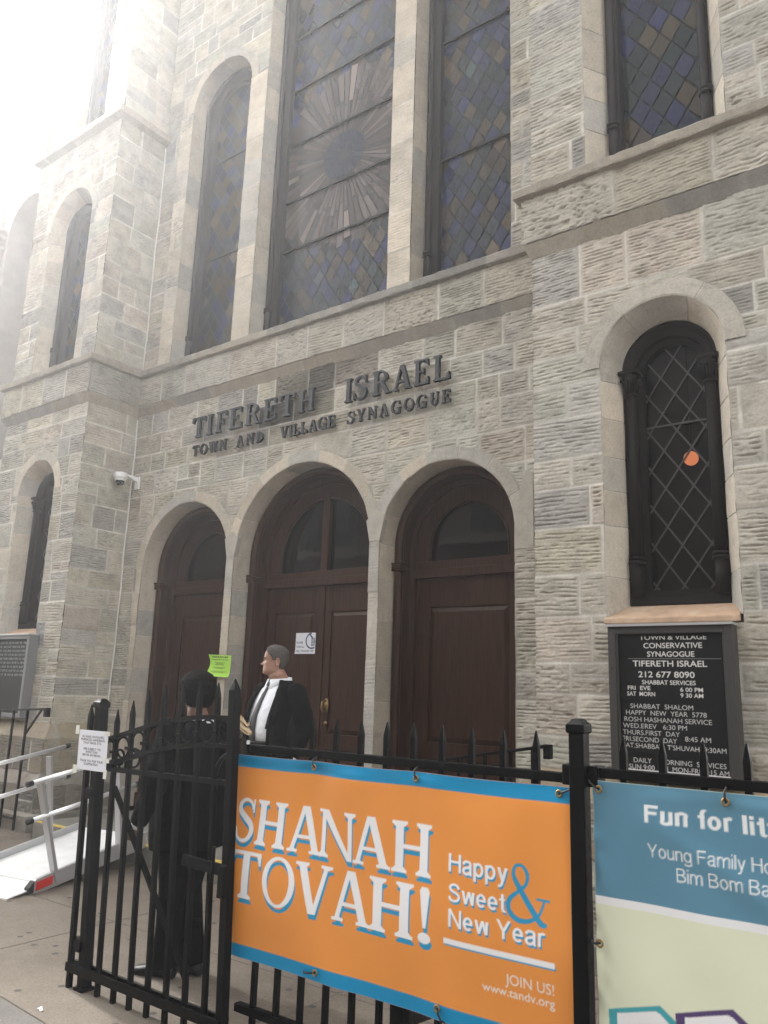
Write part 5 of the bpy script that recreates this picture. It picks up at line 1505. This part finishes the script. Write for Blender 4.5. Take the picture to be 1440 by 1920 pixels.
def head_point(fg, c, th, z, off=0.0, sc=1.0, plain=False):
    """surface of a head; th from the face (0) round to the back (pi); z from chin (0) to crown (.24)"""
    zs_ = [0, .012, .03, .05, .075, .10, .122, .145, .17, .195, .215, .23, .238, .2405]
    fr = np.interp(z, zs_, [.045, .080, .089, .088, .087, .086, .083, .091, .089, .080, .064, .042, .020, .002])
    bk = np.interp(z, zs_, [.000, .012, .030, .050, .072, .088, .097, .102, .102, .094, .076, .050, .026, .002])
    wd = np.interp(z, zs_, [.018, .034, .050, .060, .067, .071, .0735, .0755, .0755, .070, .058, .038, .020, .002])
    jw = getattr(fg, 'jowl', 0)*math.exp(-((z-.02)/.035)**2); wd += .012*jw; bk += .020*jw; fr += .006*jw
    c_, s_ = math.cos(th), math.sin(th)
    f = (fr if c_ > 0 else bk)*c_; r = wd*s_
    if abs(c_) > 0:       # squarer sides
        k = (abs(c_)**2.35+abs(s_)**2.35)**(-1/2.35); f *= k; r *= k
    t = th if th < math.pi else th-2*math.pi
    if not plain and abs(t) < 1.3:
        g = lambda z0, s0: math.exp(-((z-z0)/s0)**2)
        gt = lambda t0, s0: math.exp(-((t-t0)/s0)**2)
        d = .017*gt(0, .26)*g(.086, .013)                                         # nose tip
        if .085 < z < .142: d += .014*gt(0, .17)*((.142-z)/.057)+.005*gt(0, .15)     # bridge
        d += .006*(gt(.17, .09)+gt(-.17, .09))*g(.083, .010)                       # nostrils
        d += .008*gt(0, .32)*(g(.060, .006)+1.05*g(.047, .007))-.006*gt(0, .36)*g(.0535, .0028)
        d += .009*gt(0, .35)*g(.018, .013)-.004*gt(0, .4)*g(.034, .006)
        d -= .011*(gt(.40, .20)+gt(-.40, .20))*g(.121, .011)                       # eye sockets
        d += .005*(gt(.38, .28)+gt(-.38, .28))*g(.139, .008)                       # brows
        d += .005*(gt(.72, .25)+gt(-.72, .25))*g(.098, .018)                       # cheekbones
        f += d
    sc_ = sc
    return c+(fg.HF*(f*sc_)+fg.HR*(r*sc_))*(1+off/.085)+Vector((0, 0, z*sc_+off*.8*(z/.24)))

def head_rings(fg, c, sc=1.0, n=72, m=64):
    return [[head_point(fg, c, 2*math.pi*k/n, .2403*(1-math.cos(math.pi*i/m))/2+.0001, sc=sc) for k in range(n)] for i in range(m+1)]

def hand(mb, wrist, d, palm_n, thumb, curl=.5, L=.185, spread=.25):
    """palm, four fingers and a thumb. d: direction of the fingers, palm_n: out of the palm, thumb: side of the thumb"""
    d = Vector(d).normalized(); nrm = Vector(palm_n); nrm = (nrm-d*nrm.dot(d)).normalized(); t = Vector(thumb); t = (t-d*t.dot(d)-nrm*t.dot(nrm)).normalized()
    w = Vector(wrist); k = L/.185
    def rg(c, a, b): return [c+t*(a*math.cos(x))+nrm*(b*math.sin(x)) for x in [2*math.pi*q/12 for q in range(12)]]
    mb.loft([rg(w-d*.03, .026*k, .021*k), rg(w+d*.01, .030*k, .018*k), rg(w+d*.05*k, .041*k, .016*k), rg(w+d*.088*k, .041*k, .013*k), rg(w+d*.096*k, .034*k, .009*k)])
    for i, (o, ln, rr) in enumerate(((.031, .072, .0088), (.0105, .080, .0090), (-.0105, .074, .0086), (-.030, .058, .0078))):
        p = w+d*.085*k+t*o*k; a = d+t*(o*spread*4); a.normalize(); pts = [p-d*.02, p]; ang = 0; rs = [rr*k, rr*k]
        for seg, fr in ((.45, .75), (.31, 1.0), (.24, .8)):
            ang += curl*fr*(1+.12*i); q = a*math.cos(ang)+nrm*math.sin(ang); pts.append(pts[-1]+q*ln*seg*k); rs.append(rs[-1]*.92)
        mb.tube(pts, rs, 8)
    p = w+d*.022*k+t*.027*k; a = (d*.62+t*.75+nrm*.25).normalized(); b = (d*.85+t*.25+nrm*(.25+.4*curl)).normalized()
    mb.tube([p, p+a*.040*k, p+a*.040*k+b*.034*k, p+a*.040*k+b*.058*k], [.0145*k, .0115*k, .0098*k, .0075*k], 8)

def ear(mb, fg, c, sd, sc=1.0):
    o = c+fg.HR*(sd*.0745*sc)+fg.HF*(-.012*sc)+Vector((0, 0, .108*sc))
    pts = []
    for t in np.linspace(-2.2, 2.4, 12):
        pts.append(o+fg.HF*(-.010-.016*math.cos(t)*1.0)*sc*1.0+Vector((0, 0, .031*math.sin(t)*sc))+fg.HR*(sd*.012*sc))
    mb.tube(pts, [.005*sc]*12, 6)
    mb.loft([[o+fg.HF*(rx*math.cos(a)-.008)*sc+Vector((0, 0, rz*math.sin(a)*sc))+fg.HR*(sd*h*sc) for a in [2*math.pi*k/14 for k in range(14)]] for rx, rz, h in ((.014, .024, -.01), (.018, .029, .004), (.016, .028, .010), (.008, .02, .006))])

def hair_cap(name, fg, c, mat_, off, line, parent, sc=1.0, jitter=.001, seed=1, n=90, m=60, thick=.008):
    rng = random.Random(seed); V = []; idx = {}; F = []
    for i in range(m+1):
        z = .2403*i/m
        for k in range(n):
            th = 2*math.pi*k/n; t = th if th < math.pi else th-2*math.pi
            if z >= line(abs(t)):
                e = min(1.0, (z-line(abs(t)))/.02)
                idx[(i, k)] = len(V); V.append(head_point(fg, c, th, max(z, .002), off=off*(.25+.75*e)+rng.gauss(0, jitter), sc=sc, plain=True))
    top = len(V); V.append(c+Vector((0, 0, .2405*sc+off)))
    for i in range(m):
        for k in range(n):
            q = [(i, k), (i, (k+1) % n), (i+1, (k+1) % n), (i+1, k)]
            if all(a in idx for a in q): F.append([idx[a] for a in q])
    for k in range(n):
        if (m, k) in idx: F.append([idx[(m, k)], idx[(m, (k+1) % n)], top])
    o = mk(name, V, F, mat_, parent, True)
    s_ = o.modifiers.new("thick", 'SOLIDIFY'); s_.thickness = thick; s_.offset = -1
    return o

def shoe(mb, fg, r, f, z, L=.29, w=.052, yaw=0):
    cy, sy = math.cos(yaw), math.sin(yaw)
    def P(x, y, h): return fg.p(r+x*cy+y*sy, f-x*sy+y*cy, z+h)
    secs = [(-.075, .030, .055), (-.06, .036, .085), (-.02, .038, .095), (.03, .040, .085), (.08, .046, .066), (.13, .050, .054), (.17, .046, .046), (.20, .034, .036), (.212, .016, .024)]
    rings = []
    for y, ww, hh in secs:
        rings.append([P(ww*math.cos(a) if math.sin(a) > -.1 else ww*1.02*math.cos(a), y, max(.004, hh*.5+hh*.5*math.sin(a))) for a in [2*math.pi*k/14 for k in range(14)]])
    mb.loft(rings)

def sleeve(mb, pts, rs):
    """tapered sleeve with slight fabric rings"""
    P = []; Q = []
    for i in range(len(pts)-1):
        a, b = Vector(pts[i]), Vector(pts[i+1])
        for t in np.linspace(0, 1, 6, endpoint=False):
            P.append(a.lerp(b, t)); Q.append((rs[i]*(1-t)+rs[i+1]*t)*(1+.04*math.sin(9*t+i*2)))
    P.append(Vector(pts[-1])); Q.append(rs[-1]); mb.tube(P, Q, 14)

def person(label, base, fdir, hdir, H, skin, hairm, suit, arms, legs, belly=.0, heavy=1.0, opening=None, hairline=None, hair_off=.006, hjit=.001, hthick=.008, tie=False, beltbuckle=False, feet_yaw=(.2, -.2), neck_lean=.02, headsc=1.0, arm_r=1.0, jowl=0.0, neck_r=1.0):
    fg = Fig(base, fdir, hdir); k = H/1.80
    t = thing("person", label, "person", base)
    hs_ = headsc
    hc = fg.p(0, neck_lean, H-.2405*hs_)          # chin height, head axis
    Z = lambda v: v*k
    # --- body: one continuous surface
    b = MB()
    fg.jowl = jowl
    b.loft(head_rings(fg, hc, hs_))
    ear(b, fg, hc, 1, hs_); ear(b, fg, hc, -1, hs_)
    nk = [fg.p(0, -.02, Z(1.44)), fg.p(0, -.015, Z(1.50)), hc+fg.HF*-.018+Vector((0, 0, .02)), hc+fg.HF*-.012+Vector((0, 0, .075))]
    b.tube(nk, [.078*neck_r, .066*neck_r, .061*neck_r, .053], 16)
    b.loft([fg.ell(0, -.01, Z(z), rx*heavy*.9, ry*heavy*.9) for z, rx, ry in ((.86, .15, .105), (1.0, .16, .12), (1.2, .165, .12), (1.36, .18, .11), (1.44, .15, .08), (1.49, .07, .06))])
    for (sh, el, wr, hd, pn, th, cu), sd in zip(arms, (1, -1)):
        b.tube([fg.p(*sh), fg.p(*el), fg.p(*wr)], [.045, .038, .024], 10)
        hand(b, fg.p(*wr), fg.Rt*hd[0]+fg.F*hd[1]+Vector((0, 0, hd[2])), fg.Rt*pn[0]+fg.F*pn[1]+Vector((0, 0, pn[2])), fg.Rt*th[0]+fg.F*th[1]+Vector((0, 0, th[2])), cu)
    for (hip, kn, an) in legs: b.tube([fg.p(*hip), fg.p(*kn), fg.p(*an)], [.075, .05, .036], 10)
    remesh(b.build("body", skin, t, True), .0052, 1)
    # --- trousers
    tr = MB()
    tr.loft([fg.ell(0, belly*.3, Z(z), rx*heavy, ry*heavy) for z, rx, ry in ((.80, .165, .125), (.90, .178, .135), (1.0, .178, .14), (1.07, .172, .138))])
    for (hip, kn, an) in legs:
        hp, kk, aa = fg.p(*hip), fg.p(*kn), fg.p(*an)
        P = [hp, hp.lerp(kk, .5), kk, kk.lerp(aa, .5), aa.lerp(kk, .12), aa-Vector((0, 0, .035))]
        tr.tube(P, [.105*heavy, .094*heavy, .078, .074, .073, .078], 14)
    remesh(tr.build("trousers", suit, t, True), .011, 4)
    # --- shoes
    for (hip, kn, an), yw in zip(legs, feet_yaw):
        s_ = MB(); shoe(s_, fg, an[0], an[1]+.0, .0, yaw=yw); o = remesh(s_.build("shoe", M['shoe'], t, True), .006, 2)
    # --- shirt with collar
    st = MB()
    rg_ = ((1.00, .175, .142, belly), (1.10, .178, .150, belly), (1.22, .178, .145, belly*.75), (1.34, .178, .122, belly*.25), (1.43, .150, .092, 0), (1.48, .085, .070, -.01), (1.50, .070, .062, -.012))
    st.loft([fg.ell(0, f, Z(z), rx*heavy, ry*heavy, n=32) for z, rx, ry, f in rg_])
    sh_o = st.build("shirt", M['shirt'], t, True)
    cl = MB(); n = 40
    for r0, r1, z0, z1 in ((.066, .069, 1.475, 1.530),):
        base_ = len(cl.v)
        for i in range(n+1):
            a = math.pi/2+.10+(2*math.pi-.20)*i/n; x, y = math.cos(a), math.sin(a); fall = max(0, y)
            for rr, zz in ((r0*heavy, z0), (r1*heavy+.004, z1-.012*fall), (r1*heavy+.012, z1-.012*fall), (r1*heavy+.020+.020*fall, z0+.008-.075*fall**5), ):
                cl.v.append(fg.p(x*rr, -.014+y*rr*.98+.012*fall, Z(zz)+.012*(-min(0, y))))
        for i in range(n):
            for q in range(3): cl.f.append((base_+i*4+q, base_+(i+1)*4+q, base_+(i+1)*4+q+1, base_+i*4+q+1)); cl.mi.append(0)
    co = cl.build("shirt_collar", M['shirt'], sh_o, True); so_ = co.modifiers.new("thick", 'SOLIDIFY'); so_.thickness = .003
    # --- jacket: open shell plus sleeves
    jk = MB(); n = 48
    J = ((.735, .205, .158, belly*.45), (.82, .206, .162, belly*.7), (.93, .203, .166, belly), (1.04, .199, .168, belly*1.0), (1.12, .198, .167, belly*.95), (1.22, .202, .160, belly*.7), (1.32, .208, .142, belly*.3), (1.38, .200, .124, .0), (1.425, .172, .106, -.008), (1.468, .128, .090, -.012), (1.495, .092, .080, -.016), (1.515, .080, .074, -.018))
    rows = []
    for z, rx, ry, f in J:
        g0, g1 = opening(z) if opening else (.03, .03)
        row = []
        for i in range(n+1):
            a = math.pi/2+g0+(2*math.pi-g0-g1)*i/n; c, d = math.cos(a), math.sin(a); q = (abs(c)**2.35+abs(d)**2.35)**(-1/2.35)
            fold = .004*math.sin(5*a+z*17)*(1 if z < 1.3 else .3)
            row.append(fg.p((rx*heavy+fold)*q*c, f+(ry*heavy+fold)*q*d, Z(z)))
        rows.append(row)
    bse = len(jk.v)
    for row in rows: jk.v += row
    for j in range(len(rows)-1):
        for i in range(n): jk.f.append((bse+j*(n+1)+i, bse+j*(n+1)+i+1, bse+(j+1)*(n+1)+i+1, bse+(j+1)*(n+1)+i)); jk.mi.append(0)
    jo = jk.build("jacket", suit, t, True)
    so_ = jo.modifiers.new("thick", 'SOLIDIFY'); so_.thickness = .010; so_.offset = -1
    sb = jo.modifiers.new("sub", 'SUBSURF'); sb.levels = 1; sb.render_levels = 1
    for (sh, el, wr, *_), sd in zip(arms, (1, -1)):
        sl = MB(); S0 = fg.p(sh[0]*.80, sh[1]-.005, sh[2]+.008); a, b_, c = fg.p(*sh), fg.p(*el), fg.p(*wr)
        sleeve(sl, [S0, a, a.lerp(b_, .5), b_, b_.lerp(c, .5), c.lerp(b_, .06)], [r_*arm_r for r_ in (.070, .079, .074, .064, .056, .047)])
        remesh(sl.build("sleeve", suit, jo, True), .011, 5)
        cf = MB(); cf.tube([c.lerp(b_, .10), c.lerp(b_, -.02)], [.037, .036], 14); cf.build("shirt_cuff", M['shirt'], jo, True)
    if opening:      # lapels follow the edges of the opening
        for sgn in (1, -1):
            V = []; 
            for j, (z, rx, ry, f) in enumerate(J):
                if z < 1.05: continue
                g = opening(z)[0 if sgn == 1 else 1]
                wd = np.interp(z, [1.05, 1.2, 1.33, 1.40, 1.47, 1.52], [.006, .05, .085, .07, .055, .04])
                for e, lift in ((-.01, .004), (wd*.5, .016), (wd, .009)):
                    a = math.pi/2+sgn*(g+e/.17); c, d = math.cos(a), math.sin(a); q = (abs(c)**2.35+abs(d)**2.35)**(-1/2.35)
                    V.append(fg.p((rx*heavy+lift)*q*c, f+(ry*heavy+lift)*q*d, Z(z)))
            F = []
            for j in range(len(V)//3-1):
                for q in range(2): F.append((j*3+q, j*3+q+1, j*3+q+4, j*3+q+3))
            lo = mk("lapel", V, F, suit, jo, True); s2 = lo.modifiers.new("thick", 'SOLIDIFY'); s2.thickness = .005
    if tie:
        V = []
        for z, w_ in ((1.492, .017), (1.468, .024), (1.455, .017), (1.40, .025), (1.30, .033), (1.20, .039), (1.10, .044), (1.02, .046), (.985, .002)):
            ry = np.interp(z, [a[0] for a in rg_], [a[2] for a in rg_])*heavy; f = np.interp(z, [a[0] for a in rg_], [a[3] for a in rg_])
            kx = 0; lift = .010 if z < 1.46 else .022
            if z > 1.47: f += .012
            for x, e in ((-w_, 0), (0, .006), (w_, 0)): V.append(fg.p(x+kx, f+ry+lift+e-(x*x)*2, Z(z)))
        F = [(j*3+q, j*3+q+1, j*3+q+4, j*3+q+3) for j in range(len(V)//3-1) for q in range(2)]
        to = mk("tie", V, F, M['tie'], t, True); s2 = to.modifiers.new("thick", 'SOLIDIFY'); s2.thickness = .006
    if beltbuckle:
        bb = MB(); bb.tube([fg.p(.185*heavy*math.cos(a), belly+.150*heavy*math.sin(a), Z(1.005)) for a in np.linspace(0, 2*math.pi, 32, endpoint=False)], .016, 6, closed=True); bb.build("belt", M['shoe'], t, True)
        bk = MB(); bk.box(-.022, .022, -.004, .004, -.016, .016); o = bk.build("buckle", M['metal'], t); o.data.transform(Matrix.Translation(fg.p(0, belly+.172*heavy, Z(1.005))) @ fg.F.to_track_quat('Y', 'Z').to_matrix().to_4x4())
    hair_cap("hair", fg, hc, hairm, hair_off, hairline, t, hs_, hjit, thick=hthick)
    # eyes, brows, lips
    for sd in (1, -1):
        e = MB(); c = head_point(fg, hc, sd*-.40 if sd > 0 else .40, .121, sc=hs_); e.ball(c-fg.HF*.004, .0085); e.build("eye", M['eye'], t, True)
        br = MB(); br.tube([head_point(fg, hc, -sd*a, z, off=.001, sc=hs_) for a, z in ((.18, .138), (.34, .142), (.52, .140), (.68, .134))], [.003, .0042, .004, .002], 6); br.build("eyebrow", hairm, t, True)
    lp_ = MB(); lp_.tube([head_point(fg, hc, a, .054, off=-.001, sc=hs_) for a in np.linspace(-.34, .34, 9)], [.001, .0025, .003, .003, .003, .003, .003, .0025, .001], 6); lp_.build("lips", M['lip'], t, True)
    return t, fg

# man at the doors: heavy set, open black jacket, white shirt, dark tie, looking to his right
man_lab = "man in open black suit, white shirt and tie holding brown paper before the doors"
p1, fg1 = person(man_lab, (-4.985, 5.18, LZ+.004), (-.20, -.98), (-.74, -.67), 1.835, M['skin'], M['hair'], M['suit'],
    arms=[((.255, -.01, 1.435), (.335, .02, 1.18), (.27, .20, 1.07), (-.55, .7, .35), (-.8, -.3, .3), (.0, .2, 1), .75),
          ((-.262, -.01, 1.435), (-.375, -.05, 1.17), (-.345, .07, .91), (.1, .1, -1), (.9, 0, .1), (.1, 1, .1), .5)],
    legs=[((.10, 0, .90), (.115, .02, .50), (.12, 0, .09)), ((-.10, 0, .90), (-.115, .02, .50), (-.12, 0, .09))],
    belly=.045, heavy=1.30, tie=True, jowl=1.0, arm_r=1.12, beltbuckle=True,
    opening=lambda z: (np.interp(z, [.7, .95, 1.05, 1.25, 1.42, 1.52], [.62, .66, .70, .72, .66, .95]), np.interp(z, [.7, .95, 1.05, 1.25, 1.42, 1.52], [.16, .16, .20, .32, .50, .95])),
    hairline=lambda a: np.interp(a, [0, .5, .8, 1.05, 1.25, 1.35, 1.6, 1.75, 2.1, 3.15], [.212, .205, .182, .160, .150, .118, .120, .128, .060, .045]),
    hair_off=.0045, hjit=.0012, headsc=1.06, neck_lean=.05, neck_r=1.22)
# folded brown paper in his right hand
pp = MB()
pa, pb = Vector((-5.285, 4.93, 1.405)), Vector((-5.015, 4.945, 1.27))
for dz, t0, t1, w_, tl in ((0, 0, 1, .11, .0), (.010, .05, 1, .10, .012), (.020, .42, .80, .05, .05)):
    a = (pb-pa); s_ = a.normalized().cross(Vector((.3, -.2, 1))).normalized(); rings = []
    for q in np.linspace(t0, t1, 9):
        c = pa+a*q+Vector((0, 0, dz+tl*(1-q)+.010*math.sin(q*7+dz*90))); rings.append([c-s_*w_/2, c+s_*w_/2+Vector((0, 0, .012*math.sin(q*5))), c+s_*w_/2+Vector((0, 0, .004+.012*math.sin(q*5))), c-s_*w_/2+Vector((0, 0, .004))])
    pp.loft(rings)
tag(pp.build("folded_paper", M['kraft']), "crumpled folded brown paper held by the man at the doors", "paper")

# man behind the gate, seen from behind
p2, fg2 = person("man in black suit with short black hair standing with his back turned behind the gate", (-3.965, 3.42, .006), (-.985, -.17), (-.93, .37), 1.71, M['skin2'], M['hair2'], M['suit2'],
    arms=[((.25, -.02, 1.37), (.33, -.04, 1.08), (.29, .10, .85), (-.1, .35, -1), (-.9, .2, 0), (0, 1, .3), .7),
          ((-.25, -.02, 1.37), (-.325, .0, 1.08), (-.29, .14, .84), (.15, .45, -1), (.9, .3, 0), (0, 1, .3), .8)],
    legs=[((.075, 0, .86), (.068, .02, .47), (.066, -.05, .09)), ((-.075, 0, .86), (-.068, .03, .47), (-.062, .05, .09))],
    belly=.012, heavy=1.17, arm_r=1.08, tie=False, feet_yaw=(.25, -.1),
    hairline=lambda a: np.interp(a, [0, .6, .9, 1.1, 1.3, 1.6, 1.8, 2.1, 3.15], [.195, .190, .165, .14, .115, .115, .10, .058, .046]),
    hair_off=.013, hjit=.0016, hthick=.02, neck_lean=.015)
gl = MB()
hc2 = fg2.p(0, .015, 1.71-.2405)
for sd in (1, -1):
    gl.tube([hc2+fg2.HR*sd*.079+fg2.HF*f+Vector((0, 0, z)) for f, z in ((-.03, .118), (.04, .126), (.09, .126))], .0025, 6)
    gl.tube([hc2+fg2.HR*(sd*.036+.024*math.cos(a))+fg2.HF*.098+Vector((0, 0, .122+.018*math.sin(a))) for a in np.linspace(0, 2*math.pi, 16, endpoint=False)], .002, 6, closed=True)
gl.build("glasses", M['metal'], p2, True)

# ------------------------------------------------------------------ sunlit air volume added to stand in for the lens glare at upper left
HZ = bpy.data.materials.new("glare_volume"); HZ.use_nodes = True; nt = HZ.node_tree
for n_ in list(nt.nodes):
    if n_.type == 'BSDF_PRINCIPLED': nt.nodes.remove(n_)
pv = nt.nodes.new("ShaderNodeVolumePrincipled"); pv.inputs["Color"].default_value = (.95, .96, 1, 1); pv.inputs["Density"].default_value = .0036; pv.inputs["Anisotropy"].default_value = .72
nt.links.new(pv.outputs[0], nt.nodes["Material Output"].inputs["Volume"])
hz = MB().box(-40, 26, -24, 18, -1.0, 16.0).build("glare_haze", HZ); tag(hz, kind="stuff")
